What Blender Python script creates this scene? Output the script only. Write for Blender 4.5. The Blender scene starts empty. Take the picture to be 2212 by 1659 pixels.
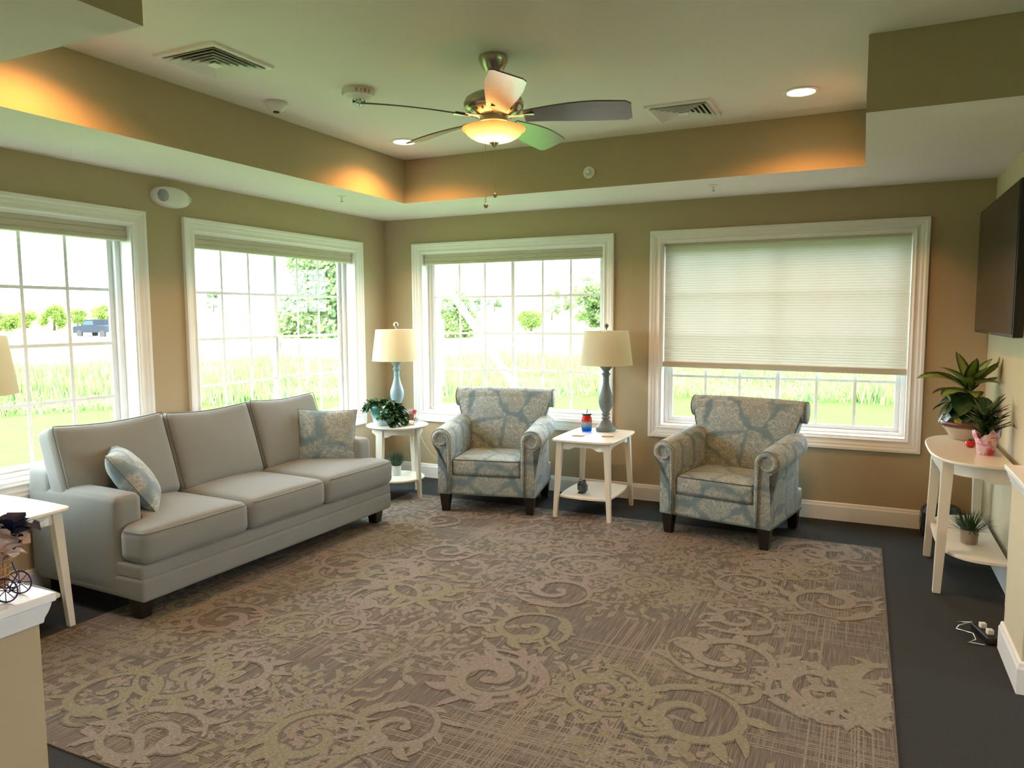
import bpy, bmesh, math, random
import numpy as np
from mathutils import Vector, Matrix
PI = math.pi
R = math.radians
random.seed(7)
S = bpy.context.scene
COL = S.collection

# ---------------------------------------------------------------- camera
cd = bpy.data.cameras.new('camera'); cam = bpy.data.objects.new('camera', cd); COL.objects.link(cam)
cd.sensor_width = 36.0; cd.lens = 25.888; cd.clip_start = 0.05; cd.clip_end = 2000
_r = Vector((0.9032, 0.4291, -0.0044)).normalized(); _f = Vector((-0.4276, 0.8992, -0.0928)).normalized()
_u = _r.cross(_f).normalized(); _r = _f.cross(_u).normalized()
M = Matrix((( _r.x, _u.x, -_f.x, 4.1655), (_r.y, _u.y, -_f.y, -5.9228), (_r.z, _u.z, -_f.z, 1.5397), (0, 0, 0, 1)))
cam.matrix_world = M
S.camera = cam

# ---------------------------------------------------------------- sky, sun, exposure
S.view_settings.view_transform = 'Standard'; S.view_settings.look = 'None'
S.view_settings.exposure = 0.80; S.view_settings.gamma = 1.0; S.view_settings.use_curve_mapping = False
SKY = 8.0
w = bpy.data.worlds.new('overcast_sky'); S.world = w; w.use_nodes = True
nt = w.node_tree; nt.nodes.clear()
wo = nt.nodes.new('ShaderNodeOutputWorld'); bg = nt.nodes.new('ShaderNodeBackground')
tc = nt.nodes.new('ShaderNodeTexCoord'); ns = nt.nodes.new('ShaderNodeTexNoise'); ns.inputs['Scale'].default_value = 2.5; ns.inputs['Detail'].default_value = 6
cr = nt.nodes.new('ShaderNodeValToRGB'); cr.color_ramp.elements[0].color = (0.70, 0.86, 1.0, 1); cr.color_ramp.elements[1].color = (0.90, 0.97, 1, 1)
cr.color_ramp.elements[0].position = 0.35; cr.color_ramp.elements[1].position = 0.65
nt.links.new(tc.outputs['Generated'], ns.inputs['Vector']); nt.links.new(ns.outputs['Fac'], cr.inputs['Fac'])
nt.links.new(cr.outputs['Color'], bg.inputs['Color']); bg.inputs['Strength'].default_value = SKY
nt.links.new(bg.outputs[0], wo.inputs[0])
sl = bpy.data.lights.new('sun', 'SUN'); sl.energy = 8.0; sl.angle = R(3); sl.color = (1.0, 0.98, 0.92)
so = bpy.data.objects.new('sun', sl); COL.objects.link(so)
so.rotation_euler = Vector((-0.35, 0.75, -0.95)).to_track_quat('-Z', 'Y').to_euler()

# ---------------------------------------------------------------- node helpers
class NT:
    def __init__(s, name):
        s.m = bpy.data.materials.new(name); s.m.use_nodes = True
        s.t = s.m.node_tree; s.t.nodes.clear()
        s.out = s.t.nodes.new('ShaderNodeOutputMaterial')
    def n(s, typ, ins=None, **kw):
        nd = s.t.nodes.new('ShaderNode' + typ)
        for k, v in kw.items(): setattr(nd, k, v)
        for k, v in (ins or {}).items(): s.put(nd.inputs[k], v)
        return nd
    def put(s, sock, v):
        if isinstance(v, bpy.types.NodeSocket): s.t.links.new(v, sock)
        elif isinstance(v, bpy.types.Node): s.t.links.new(v.outputs[0], sock)
        else:
            if sock.type == 'RGBA' and len(v) == 3: v = tuple(v) + (1,)
            sock.default_value = v
    def math(s, op, a, b=None, c=None):
        nd = s.t.nodes.new('ShaderNodeMath'); nd.operation = op
        for i, v in enumerate((a, b, c)):
            if v is not None: s.put(nd.inputs[i], v)
        return nd.outputs[0]
    def vmath(s, op, a, b=None):
        nd = s.t.nodes.new('ShaderNodeVectorMath'); nd.operation = op
        s.put(nd.inputs[0], a)
        if b is not None: s.put(nd.inputs[1], b)
        return nd
    def mix(s, f, a, b, mode='MIX'):
        nd = s.t.nodes.new('ShaderNodeMix'); nd.data_type = 'RGBA'; nd.blend_type = mode
        s.put(nd.inputs[0], f); s.put(nd.inputs[6], a); s.put(nd.inputs[7], b)
        return nd.outputs[2]
    def ramp(s, f, p0, p1, c0=(0, 0, 0, 1), c1=(1, 1, 1, 1)):
        nd = s.t.nodes.new('ShaderNodeValToRGB'); e = nd.color_ramp.elements
        e[0].position = p0; e[1].position = p1; e[0].color = c0; e[1].color = c1
        s.put(nd.inputs[0], f); return nd.outputs[0]
    def obj(s): return s.n('TexCoord').outputs['Object']
    def noise(s, vec, scale, detail=3, rough=0.5, dist=0):
        return s.n('TexNoise', {'Vector': vec, 'Scale': scale, 'Detail': detail, 'Roughness': rough, 'Distortion': dist}).outputs['Fac']
    def done(s, col, rough=0.6, metal=0, bump=None, bs=0.2, bd=0.01, spec=0.5, emit=None, es=0, alpha=None, extra=None, sheen=0):
        b = s.n('BsdfPrincipled', {'Base Color': col, 'Roughness': rough, 'Metallic': metal, 'Specular IOR Level': spec})
        if sheen: b.inputs['Sheen Weight'].default_value = sheen
        if bump is not None:
            bp = s.n('Bump', {'Height': bump, 'Strength': bs, 'Distance': bd}); s.t.links.new(bp.outputs[0], b.inputs['Normal'])
        if emit is not None: s.put(b.inputs['Emission Color'], emit); s.put(b.inputs['Emission Strength'], es)
        s.t.links.new(b.outputs[0], s.out.inputs[0]); return s.m

def simple(name, col, rough=0.5, metal=0, var=0.06, sc=12, bump=0, bsc=150, **kw):
    s = NT(name); o = s.obj()
    f = s.noise(o, sc, 3)
    c = s.mix(f, tuple(x * (1 - var) for x in col), tuple(min(1, x * (1 + var)) for x in col))
    bn = s.noise(o, bsc, 2) if bump else None
    return s.done(c, rough, metal, bn, bump, 0.002, **kw)

# ---------------------------------------------------------------- materials
WALLC = (0.455, 0.368, 0.228)
m_wall = simple('tan_wall_paint', WALLC, 0.75, var=0.03, sc=3, bump=0.25, bsc=260)
m_wall2 = simple('cream_wall_paint', (0.62, 0.55, 0.37), 0.75, var=0.03, sc=3, bump=0.25, bsc=260)
m_ceil = simple('ceiling_paint', (0.82, 0.765, 0.72), 0.85, var=0.02, sc=3, bump=0.4, bsc=180)
m_trim = simple('white_trim_paint', (0.87, 0.87, 0.84), 0.35, var=0.02)
m_vinyl = simple('white_vinyl', (0.78, 0.79, 0.80), 0.35, var=0.02)
m_carpet = simple('charcoal_carpet', (0.043, 0.047, 0.047), 0.95, var=0.5, sc=180, bump=0.8, bsc=400, spec=0.1)
m_dark = simple('dark_stained_wood', (0.012, 0.009, 0.008), 0.35, var=0.2)
m_table = simple('cream_painted_wood', (0.78, 0.75, 0.64), 0.28, var=0.03, sc=8)
m_nickel = simple('brushed_nickel', (0.50, 0.46, 0.38), 0.28, 1.0, var=0.1, sc=60)
m_chrome = simple('chrome', (0.8, 0.8, 0.8), 0.15, 1.0)
m_blackp = simple('black_plastic', (0.012, 0.012, 0.013), 0.35)
m_whitep = simple('white_plastic', (0.75, 0.75, 0.70), 0.4, var=0.02)
m_black = simple('black_wire', (0.01, 0.01, 0.012), 0.4)
m_stackshade = simple('beige_shade_stack', (0.66, 0.62, 0.51), 0.8, var=0.05)
m_rail = simple('beige_shade_rail', (0.56, 0.52, 0.41), 0.6)
m_wood = simple('outside_gravel', (0.8, 0.78, 0.74), 0.9, var=0.1, sc=3)

def fabric_grey():
    s = NT('grey_woven_fabric'); o = s.obj()
    f = s.noise(o, 350, 2); g = s.noise(o, 5, 3)
    c = s.mix(f, (0.172, 0.182, 0.165, 1), (0.262, 0.272, 0.248, 1))
    c = s.mix(s.math('MULTIPLY', g, 0.3), c, (0.28, 0.285, 0.28, 1))
    bm_ = s.math('ADD', s.math('MULTIPLY', f, 0.3), g)
    return s.done(c, 0.9, 0, bm_, 0.25, 0.01, spec=0.2, sheen=0.25)
m_sofa = fabric_grey()
m_seam = simple('fabric_seam', (0.10, 0.10, 0.09), 0.9)

def coral(name, scale, lw=1.0):
    s = NT(name)
    uv = s.n('TexCoord').outputs['UV']
    wob = s.n('TexNoise', {'Vector': uv, 'Scale': 13.0, 'Detail': 3}).outputs['Color']
    uvw = s.vmath('ADD', uv, s.vmath('SCALE', s.vmath('SUBTRACT', wob, (0.5, 0.5, 0.5)).outputs[0]).outputs[0])
    uvw.inputs[1].links[0].from_node.inputs['Scale'].default_value = 0.06
    uvw = uvw.outputs[0]
    vo = s.n('TexVoronoi', {'Vector': uvw, 'Scale': scale, 'Randomness': 0.75}, voronoi_dimensions='2D')
    ve = s.n('TexVoronoi', {'Vector': uvw, 'Scale': scale, 'Randomness': 0.75}, voronoi_dimensions='2D', feature='DISTANCE_TO_EDGE')
    # fan apex sits below the middle of each cell
    rel = s.vmath('SUBTRACT', uvw, vo.outputs['Position']).outputs[0]
    rel = s.vmath('ADD', rel, (0.012, 0.28 / scale, 0)).outputs[0]
    sp = s.n('SeparateXYZ', {0: rel})
    ang = s.math('ARCTAN2', sp.outputs[1], sp.outputs[0])
    rad = s.vmath('LENGTH', rel).outputs['Value']
    cid = s.n('SeparateColor', {0: vo.outputs['Color']})
    n2 = s.noise(uv, 28, 3, 0.6)
    pv = s.n('CombineXYZ', {0: s.math('MULTIPLY', s.math('ADD', ang, s.math('MULTIPLY', n2, 0.45)), 6.5), 1: s.math('MULTIPLY', rad, 19.0), 2: s.math('MULTIPLY', cid.outputs[0], 20)})
    v2 = s.n('TexVoronoi', {'Vector': pv, 'Scale': 1.0, 'Randomness': 0.9}, voronoi_dimensions='3D', feature='DISTANCE_TO_EDGE').outputs[0]
    line = s.ramp(v2, 0.03 * lw, 0.10 * lw, (1, 1, 1, 1), (0, 0, 0, 1))
    pv2 = s.n('CombineXYZ', {0: s.math('MULTIPLY', s.math('ADD', ang, s.math('MULTIPLY', n2, 0.45)), 13.0), 1: s.math('MULTIPLY', rad, 46.0), 2: 3.0})
    v3 = s.n('TexVoronoi', {'Vector': pv2, 'Scale': 1.0}, voronoi_dimensions='3D', feature='DISTANCE_TO_EDGE').outputs[0]
    line2 = s.ramp(v3, 0.04, 0.14, (0.55, 0.55, 0.55, 1), (0, 0, 0, 1))
    line = s.math('MAXIMUM', line, s.math('MULTIPLY', line2, s.ramp(rad, 0.04, 0.09)))
    n4 = s.noise(uv, 5.5, 2); edge = s.ramp(s.math('ADD', s.math('ADD', ve.outputs[0], s.math('MULTIPLY', s.math('SUBTRACT', n2, 0.5), 0.16)), s.math('MULTIPLY', s.math('SUBTRACT', n4, 0.55), 0.40)), -0.04, 0.10)
    body = s.mix(cid.outputs[1], (0.215, 0.275, 0.28, 1), (0.225, 0.265, 0.245, 1))
    lcol = s.mix(cid.outputs[2], (0.46, 0.50, 0.46, 1), (0.48, 0.47, 0.40, 1))
    cell = s.mix(s.math('MULTIPLY', line, 0.9), body, lcol)
    bgc = s.mix(s.noise(uv, 12), (0.120, 0.180, 0.195, 1), (0.21, 0.28, 0.295, 1))
    c = s.mix(edge, bgc, cell)
    return s.done(c, 0.9, 0, s.noise(uv, 400, 2), 0.15, 0.003, spec=0.2, sheen=0.25)
m_coral = coral('coral_print_fabric', 4.1)
m_coral2 = coral('coral_print_pillow_fabric', 2.6, 0.8)
m_welt = simple('blue_grey_welt', (0.10, 0.13, 0.13), 0.9)

def shade_mat(name, col, trans, rows=0):
    s = NT(name); o = s.obj()
    c = s.mix(s.noise(o, 60, 2), tuple(x * .96 for x in col) + (1,), col + (1,))
    if rows:
        mp = s.n('Mapping', {'Vector': o, 'Scale': (1.5, 1.5, 22)})
        st = s.n('TexNoise', {'Vector': mp.outputs[0], 'Scale': 1.6, 'Detail': 4}).outputs['Fac']
        c = s.mix(s.math('MULTIPLY', st, 0.12), c, (0.60, 0.59, 0.52, 1))
    d = s.n('BsdfDiffuse', {'Color': c}); t = s.n('BsdfTranslucent', {'Color': c})
    mx = s.n('MixShader', {0: trans, 1: d.outputs[0], 2: t.outputs[0]})
    s.t.links.new(mx.outputs[0], s.out.inputs[0]); return s.m
m_cell = shade_mat('cellular_shade_fabric', (0.70, 0.69, 0.61), 0.13, 1)
m_lshade = shade_mat('cream_lamp_shade', (0.80, 0.76, 0.60), 0.40)

def glass_mat():
    s = NT('window_glass')
    lw = s.n('LayerWeight', {'Blend': 0.5}); fr = s.n('Math', operation='MULTIPLY_ADD'); s.put(fr.inputs[0], s.math('POWER', lw.outputs['Facing'], 5.0)); s.put(fr.inputs[1], 0.5); s.put(fr.inputs[2], 0.02); t = s.n('BsdfTransparent', {'Color': (0.97, 0.985, 0.975, 1)}); g = s.n('BsdfGlossy', {'Roughness': 0.01, 'Color': (1, 1, 1, 1)})
    mx = s.n('MixShader', {0: fr.outputs[0], 1: t.outputs[0], 2: g.outputs[0]}); s.t.links.new(mx.outputs[0], s.out.inputs[0]); return s.m
m_glass = glass_mat()

def rug_base():
    s = NT('patterned_rug_ground'); o = s.obj()
    mp = s.n('Mapping', {'Vector': o, 'Scale': (260, 6, 1)})
    st = s.n('TexNoise', {'Vector': mp.outputs[0], 'Scale': 1.0, 'Detail': 2}).outputs['Fac']
    g = s.noise(o, 2.2, 3)
    c = s.mix(s.ramp(g, 0.42, 0.6), (0.142, 0.117, 0.096, 1), (0.124, 0.122, 0.108, 1))
    c = s.mix(s.ramp(st, 0.45, 0.62), c, (0.22, 0.195, 0.165, 1))
    return s.done(c, 0.95, 0, s.noise(o, 500, 2), 0.6, 0.004, spec=0.05)
def rug_light(nm, col):
    s = NT(nm); o = s.obj()
    mp = s.n('Mapping', {'Vector': o, 'Scale': (60, 220, 1)})
    st = s.n('TexNoise', {'Vector': mp.outputs[0], 'Scale': 1.0, 'Detail': 2}).outputs['Fac']
    c = s.mix(s.ramp(st, 0.4, 0.7), tuple(x * .72 for x in col) + (1,), tuple(x * 1.08 for x in col) + (1,))
    return s.done(c, 0.95, 0, s.noise(o, 500, 2), 0.6, 0.004, spec=0.05)
m_rug = rug_base()
m_rugL = [rug_light('rug_tan_yarn', (0.305, 0.272, 0.228)), rug_light('rug_olive_yarn', (0.285, 0.268, 0.195)), rug_light('rug_rose_yarn', (0.305, 0.262, 0.232))]

def leaf_mat(name, edge, mid, rough=0.4, band=0.35):
    s = NT(name); uv = s.n('TexCoord').outputs['UV']
    sp = s.n('SeparateXYZ', {0: uv})
    u = s.math('ABSOLUTE', s.math('SUBTRACT', sp.outputs[0], 0.5))
    n1 = s.noise(s.obj(), 60, 3)
    f = s.ramp(s.math('ADD', s.math('MULTIPLY', u, 2), s.math('MULTIPLY', n1, 0.25)), band, band + 0.35)
    c = s.mix(f, mid + (1,), edge + (1,))
    return s.done(c, rough, spec=0.5)
m_dief = leaf_mat('variegated_leaf', (0.02, 0.055, 0.015), (0.24, 0.34, 0.07), 0.4, 0.55)
m_dkleaf = leaf_mat('dark_green_leaf', (0.022, 0.055, 0.02), (0.045, 0.10, 0.03), 0.35)
m_ivy = leaf_mat('ivy_leaf', (0.022, 0.060, 0.022), (0.07, 0.16, 0.045), 0.3)
m_grassf = leaf_mat('faux_grass', (0.02, 0.06, 0.02), (0.05, 0.12, 0.035), 0.6)
m_soil = simple('potting_soil', (0.03, 0.02, 0.015), 0.95, var=0.4, sc=80)

# ---------------------------------------------------------------- mesh helpers
class MB:
    def __init__(s): s.v = []; s.f = []; s.mi = []; s.uv = {}
    def add(s, vs, fs, mi=0, uvs=None):
        b = len(s.v); s.v += [tuple(p) for p in vs]
        for k, f in enumerate(fs):
            s.f.append(tuple(b + i for i in f)); s.mi.append(mi)
            if uvs: s.uv[len(s.f) - 1] = [uvs[i] for i in f]
        return s
    def box(s, a, b, mi=0, mt=None):
        (x0, y0, z0), (x1, y1, z1) = a, b
        vs = [(x0, y0, z0), (x1, y0, z0), (x1, y1, z0), (x0, y1, z0), (x0, y0, z1), (x1, y0, z1), (x1, y1, z1), (x0, y1, z1)]
        if mt: vs = [mt @ Vector(p) for p in vs]
        return s.add(vs, [(0, 3, 2, 1), (4, 5, 6, 7), (0, 1, 5, 4), (1, 2, 6, 5), (2, 3, 7, 6), (3, 0, 4, 7)], mi)
    def hexa(s, lo, hi, mi=0):   # two quads, bottom and top
        return s.add(list(lo) + list(hi), [(0, 3, 2, 1), (4, 5, 6, 7), (0, 1, 5, 4), (1, 2, 6, 5), (2, 3, 7, 6), (3, 0, 4, 7)], mi)
    def prism(s, pts, z0, z1, mi=0, mt=None):
        n = len(pts); vs = [(p[0], p[1], z0) for p in pts] + [(p[0], p[1], z1) for p in pts]
        if mt: vs = [mt @ Vector(p) for p in vs]
        return s.add(vs, [tuple(range(n))[::-1], tuple(range(n, 2 * n))] + [(i, (i + 1) % n, n + (i + 1) % n, n + i) for i in range(n)], mi)
    def extr(s, pts, vec, mi=0):  # closed 3d polygon swept along vec
        n = len(pts); v = Vector(vec); vs = [Vector(p) for p in pts] + [Vector(p) + v for p in pts]
        return s.add(vs, [tuple(range(n))[::-1], tuple(range(n, 2 * n))] + [(i, (i + 1) % n, n + (i + 1) % n, n + i) for i in range(n)], mi)
    def lathe(s, prof, c=(0, 0, 0), n=32, mi=0, mt=None):
        vs = []; fs = []
        for r, z in prof:
            for k in range(n):
                a = 2 * PI * k / n; vs.append(Vector((c[0] + r * math.cos(a), c[1] + r * math.sin(a), c[2] + z)))
        if mt: vs = [mt @ p for p in vs]
        m = len(prof)
        for j in range(m - 1):
            for k in range(n): fs.append((j * n + k, j * n + (k + 1) % n, (j + 1) * n + (k + 1) % n, (j + 1) * n + k))
        if prof[0][0] > 1e-6: fs.append(tuple(range(n))[::-1])
        if prof[-1][0] > 1e-6: fs.append(tuple((m - 1) * n + k for k in range(n)))
        return s.add(vs, fs, mi)
    def tube(s, pts, r, n=8, mi=0, closed=False):
        pts = [Vector(p) for p in pts]; m = len(pts); vs = []; fs = []
        up = Vector((0, 0, 1)); prev = None
        for i, p in enumerate(pts):
            if closed: t = pts[(i + 1) % m] - pts[i - 1]
            else: t = pts[min(i + 1, m - 1)] - pts[max(i - 1, 0)]
            if t.length < 1e-9: t = Vector((0, 0, 1))
            t.normalize()
            if prev is None:
                a = up if abs(t.z) < 0.9 else Vector((1, 0, 0)); nx = t.cross(a).normalized()
            else: nx = (prev - t * prev.dot(t)).normalized()
            prev = nx; ny = t.cross(nx); rr = r[i] if isinstance(r, (list, tuple)) else r
            for k in range(n):
                a = 2 * PI * k / n; vs.append(p + nx * (rr * math.cos(a)) + ny * (rr * math.sin(a)))
        for i in range(m if closed else m - 1):
            j = (i + 1) % m
            for k in range(n): fs.append((i * n + k, i * n + (k + 1) % n, j * n + (k + 1) % n, j * n + k))
        if not closed: fs.append(tuple(range(n))[::-1]); fs.append(tuple((m - 1) * n + k for k in range(n)))
        return s.add(vs, fs, mi)
    def build(s, name, mat, parent=None, smooth=False, bevel=0, seg=2, uvscale=None, sub=0):
        me = bpy.data.meshes.new(name); me.from_pydata(s.v, [], s.f); me.update()
        for m in (mat if isinstance(mat, (list, tuple)) else [mat]): me.materials.append(m)
        if isinstance(mat, (list, tuple)):
            for p, mi in zip(me.polygons, s.mi): p.material_index = mi
        bm = bmesh.new(); bm.from_mesh(me)
        if not s.uv:
            bmesh.ops.recalc_face_normals(bm, faces=bm.faces)
        bm.to_mesh(me); bm.free()
        if s.uv:
            ul = me.uv_layers.new(name='UVMap')
            for p in me.polygons:
                q = s.uv.get(p.index)
                if q:
                    for li, u in zip(p.loop_indices, q): ul.data[li].uv = u
        if uvscale is not None:
            ul = me.uv_layers.new(name='UVMap'); ox, oy = uvscale
            for p in me.polygons:
                nx, ny, nz = abs(p.normal.x), abs(p.normal.y), abs(p.normal.z)
                for li in p.loop_indices:
                    c = me.vertices[me.loops[li].vertex_index].co
                    if ny >= nx and ny >= nz * 0.8: u = (c.x, c.z)
                    elif nz > nx: u = (c.x, c.z + c.y * 1.0 + 0.36)
                    else: u = (c.y + 1.0, c.z)
                    ul.data[li].uv = (u[0] + ox, u[1] + oy)
        if smooth: 
            for p in me.polygons: p.use_smooth = True
        o = bpy.data.objects.new(name, me); COL.objects.link(o)
        if parent: o.parent = parent
        if bevel:
            b = o.modifiers.new('bevel', 'BEVEL'); b.width = bevel; b.segments = seg; b.limit_method = 'ANGLE'; b.angle_limit = R(40); b.harden_normals = False
            for p in me.polygons: p.use_smooth = True
            md = o.modifiers.new('wn', 'WEIGHTED_NORMAL'); md.keep_sharp = True
        if sub:
            b = o.modifiers.new('sub', 'SUBSURF'); b.levels = sub; b.render_levels = sub
        if smooth and not bevel and smooth != 'all':
            try: me.set_sharp_from_angle(angle=R(50))
            except Exception: pass
        return o

def thing(name, label, cat, loc=(0, 0, 0), rz=0, group=None):
    o = bpy.data.objects.new(name, None); COL.objects.link(o); o.empty_display_size = 0.05
    o.location = loc; o.rotation_euler = (0, 0, rz); o['label'] = label; o['category'] = cat
    if group: o['group'] = group
    return o
def tag(o, label, cat, group=None, kind=None):
    o['label'] = label; o['category'] = cat
    if group: o['group'] = group
    if kind: o['kind'] = kind
    return o
def struct(o): o['kind'] = 'structure'; return o
def copytree(o, parent=None):
    c = o.copy(); COL.objects.link(c); c.parent = parent
    for ch in list(o.children): copytree(ch, c)
    return c
def rrect(x0, y0, x1, y1, r, n=6, bow=0):
    pts = []
    for cx, cy, a0 in ((x1 - r, y1 - r, 0), (x0 + r, y1 - r, 90), (x0 + r, y0 + r, 180), (x1 - r, y0 + r, 270)):
        for k in range(n + 1):
            a = R(a0 + 90 * k / n); pts.append([cx + r * math.cos(a), cy + r * math.sin(a)])
    if bow:
        out = []; cx, cy = (x0 + x1) / 2, (y0 + y1) / 2; hx, hy = (x1 - x0) / 2, (y1 - y0) / 2
        m = len(pts)
        for i in range(m):
            a, b = pts[i], pts[(i + 1) % m]; d = math.hypot(b[0] - a[0], b[1] - a[1]); kk = max(1, int(d / 0.04))
            for t in range(kk): out.append([a[0] + (b[0] - a[0]) * t / kk, a[1] + (b[1] - a[1]) * t / kk])
        pts = [[cx + (p[0] - cx) * (1 + bow / hx * (1 - ((p[1] - cy) / hy) ** 2)), cy + (p[1] - cy) * (1 + bow / hy * (1 - ((p[0] - cx) / hx) ** 2))] for p in out]
    return pts

def cushion(mb, c, h, r, puff=(0, 0, 0), n=14, mt=None, mi=0, fn=None):
    """rounded box with crowned faces; c centre, h half sizes"""
    vs = []; idx = {}; fs = []
    def vert(p):
        k = (round(p[0], 5), round(p[1], 5), round(p[2], 5))
        if k not in idx:
            idx[k] = len(vs)
            q = [p[i] * h[i] for i in range(3)]
            inner = [max(-(h[i] - r), min(h[i] - r, q[i])) for i in range(3)]
            d = Vector([q[i] - inner[i] for i in range(3)])
            if d.length > 1e-9: d = d.normalized() * r
            out = Vector(inner) + d
            for i in range(3):
                a, b = (i + 1) % 3, (i + 2) % 3
                if abs(p[i]) > 1e-6 and puff[i]:
                    out[i] += puff[i] * p[i] * max(0, 1 - p[a] ** 2) ** 0.8 * max(0, 1 - p[b] ** 2) ** 0.8 * 1.0
            if fn: out = fn(out, p)
            out += Vector(c)
            if mt: out = mt @ out
            vs.append(out)
        return idx[k]
    g = []
    rr = [r / h[i] for i in range(3)]
    def spread(i):   # denser samples near the edges
        e = min(0.45, r / h[i]); L = [-1 + e * (1 - math.cos(k / 4 * PI / 2)) for k in range(4)]
        M_ = [(-1 + e) + (2 - 2 * e) * k / n for k in range(n + 1)]
        return L[:4] + M_ + [-x for x in L[::-1]]
    sp = [spread(i) for i in range(3)]
    for ax in range(3):
        a, b = (ax + 1) % 3, (ax + 2) % 3
        for sgn in (-1, 1):
            A, B = sp[a], sp[b]
            for i in range(len(A) - 1):
                for j in range(len(B) - 1):
                    q = []
                    for (ii, jj) in ((i, j), (i + 1, j), (i + 1, j + 1), (i, j + 1)):
                        p = [0, 0, 0]; p[ax] = sgn; p[a] = A[ii]; p[b] = B[jj]; q.append(vert(p))
                    if sgn < 0: q = q[::-1]
                    if len(set(q)) == 4: fs.append(tuple(q))
    mb.add(vs, fs, mi); return mb

# ================================================================ THE SETTING
HS, HT, WX = 2.44, 2.779, 4.94          # soffit, tray ceiling, right wall
struct(MB().box((-0.2, -9.5, -0.12), (9.0, 0.2, 0.0)).build('floor', m_carpet))
struct(MB().box((-0.2, -9.5, HT), (9.0, 0.2, HT + 0.25)).build('ceiling', m_ceil))

TH = 0.16
WIN_W, WIN_B, WIN_T = 1.79, 0.634, 2.118
def wall_with_holes(name, L0, L1, holes, place, mat):
    mb = MB(); xs = sorted(set([L0, L1] + [h for ho in holes for h in ho]))
    for a, b in zip(xs[:-1], xs[1:]):
        if any(abs(a - h[0]) < 1e-6 for h in holes):
            place(mb, a, b, 0, WIN_B); place(mb, a, b, WIN_T, HT)
        else: place(mb, a, b, 0, HT)
    bm = mb.build(name, mat); return struct(bm)
# back wall (y 0..TH) and left wall (x -TH..0)
hb = [(0.412, 0.412 + WIN_W), (2.685, 2.685 + WIN_W)]
hl = [(-4.50, -4.50 + WIN_W), (-2.242, -2.242 + WIN_W)]
wall_with_holes('wall_back', -TH, WX + 0.1, hb, lambda mb, a, b, z0, z1: mb.box((a, 0, z0), (b, TH, z1)), m_wall)
wall_with_holes('wall_left', -4.83, 0, hl, lambda mb, a, b, z0, z1: mb.box((-TH, a, z0), (0, b, z1)), m_wall)
struct(MB().box((WX, -2.0, 0), (WX + 0.1, 0, HT)).build('wall_right', m_wall2))
# rest of the building behind and beside the camera
struct(MB().box((-TH, -9.5, 0), (0, -4.83, HT)).build('wall_left_far', m_wall))
struct(MB().box((0, -9.5, 0), (9, -9.4, HT)).build('wall_rear', m_wall))
mb = MB(); mb.box((9, -9.5, 0), (9.1, 0, 0.9)); mb.box((9, -9.5, 2.2), (9.1, 0, HT)); mb.box((9, -9.5, .9), (9.1, -6.2, 2.2)); mb.box((9, -2.5, .9), (9.1, 0, 2.2)); mb.box((9, -5.4, .9), (9.1, -4.6, 2.2))  # unseen wall, bare openings added to let extra daylight in
struct(mb.build('wall_far_right', m_wall))
struct(MB().box((WX + .1, -0.1, 0), (9, 0, HT)).build('wall_neighbour', m_wall))

# dropped soffit ring around the tray: tan faces, white undersides
def soffit_box(mb, x0, y0, x1, y1):
    z0, z1 = HS, HT - 0.001
    mb.add([(x0, y0, z0), (x1, y0, z0), (x1, y1, z0), (x0, y1, z0)], [(0, 3, 2, 1)], 1)
    mb.add([(x0, y0, z0), (x1, y0, z0), (x1, y1, z0), (x0, y1, z0), (x0, y0, z1), (x1, y0, z1), (x1, y1, z1), (x0, y1, z1)],
           [(0, 1, 5, 4), (1, 2, 6, 5), (2, 3, 7, 6), (3, 0, 4, 7), (4, 5, 6, 7)], 0)
for nm, q in (('ceiling_soffit_left', (0.0, -4.26, 0.80, -0.84)), ('ceiling_soffit_back', (0.0, -0.84, WX, 0.0)),
              ('ceiling_soffit_right', (4.144, -2.156, 8.9, -0.84)), ('ceiling_soffit_front', (0.0, -6.6, 2.11, -4.26))):
    mb = MB(); soffit_box(mb, q[0], q[1], q[2], q[3]); struct(mb.build(nm, [m_wall, m_ceil]))

# half walls with white caps
def half_wall(n, x0, y0, x1, y1, top):
    struct(MB().box((x0, y0, 0), (x1, y1, top - 0.05)).build('wall_half_%s' % n, m_wall2 if n == 'right' else m_wall, bevel=0.004))
    mb = MB(); o = 0.028
    mb.box((x0 - o, y0 - o, top - 0.022), (x1 + o, y1 + o, top))
    # cove moulding below the cap
    prof = [(0.0, -0.075), (0.007, -0.075), (0.009, -0.062), (0.016, -0.045), (0.020, -0.03), (0.021, -0.0222), (0.0, -0.0222)]
    rings = []
    for a, z in prof: rings.append([(x0 - a, y0 - a, top + z), (x1 + a, y0 - a, top + z), (x1 + a, y1 + a, top + z), (x0 - a, y1 + a, top + z)])
    vs = [p for rg in rings for p in rg]; fs = []
    for i in range(len(rings) - 1):
        for k in range(4): fs.append((i * 4 + k, i * 4 + (k + 1) % 4, (i + 1) * 4 + (k + 1) % 4, (i + 1) * 4 + k))
    mb.add(vs, fs)
    struct(mb.build('trim_%d' % (1 if n == 'left' else 2), m_trim, bevel=0.003))
half_wall('left', 0.0, -5.2, 2.35, -4.835, 0.86)
half_wall('right', 4.795, -2.45, 8.6, -2.03, 0.86)

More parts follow.
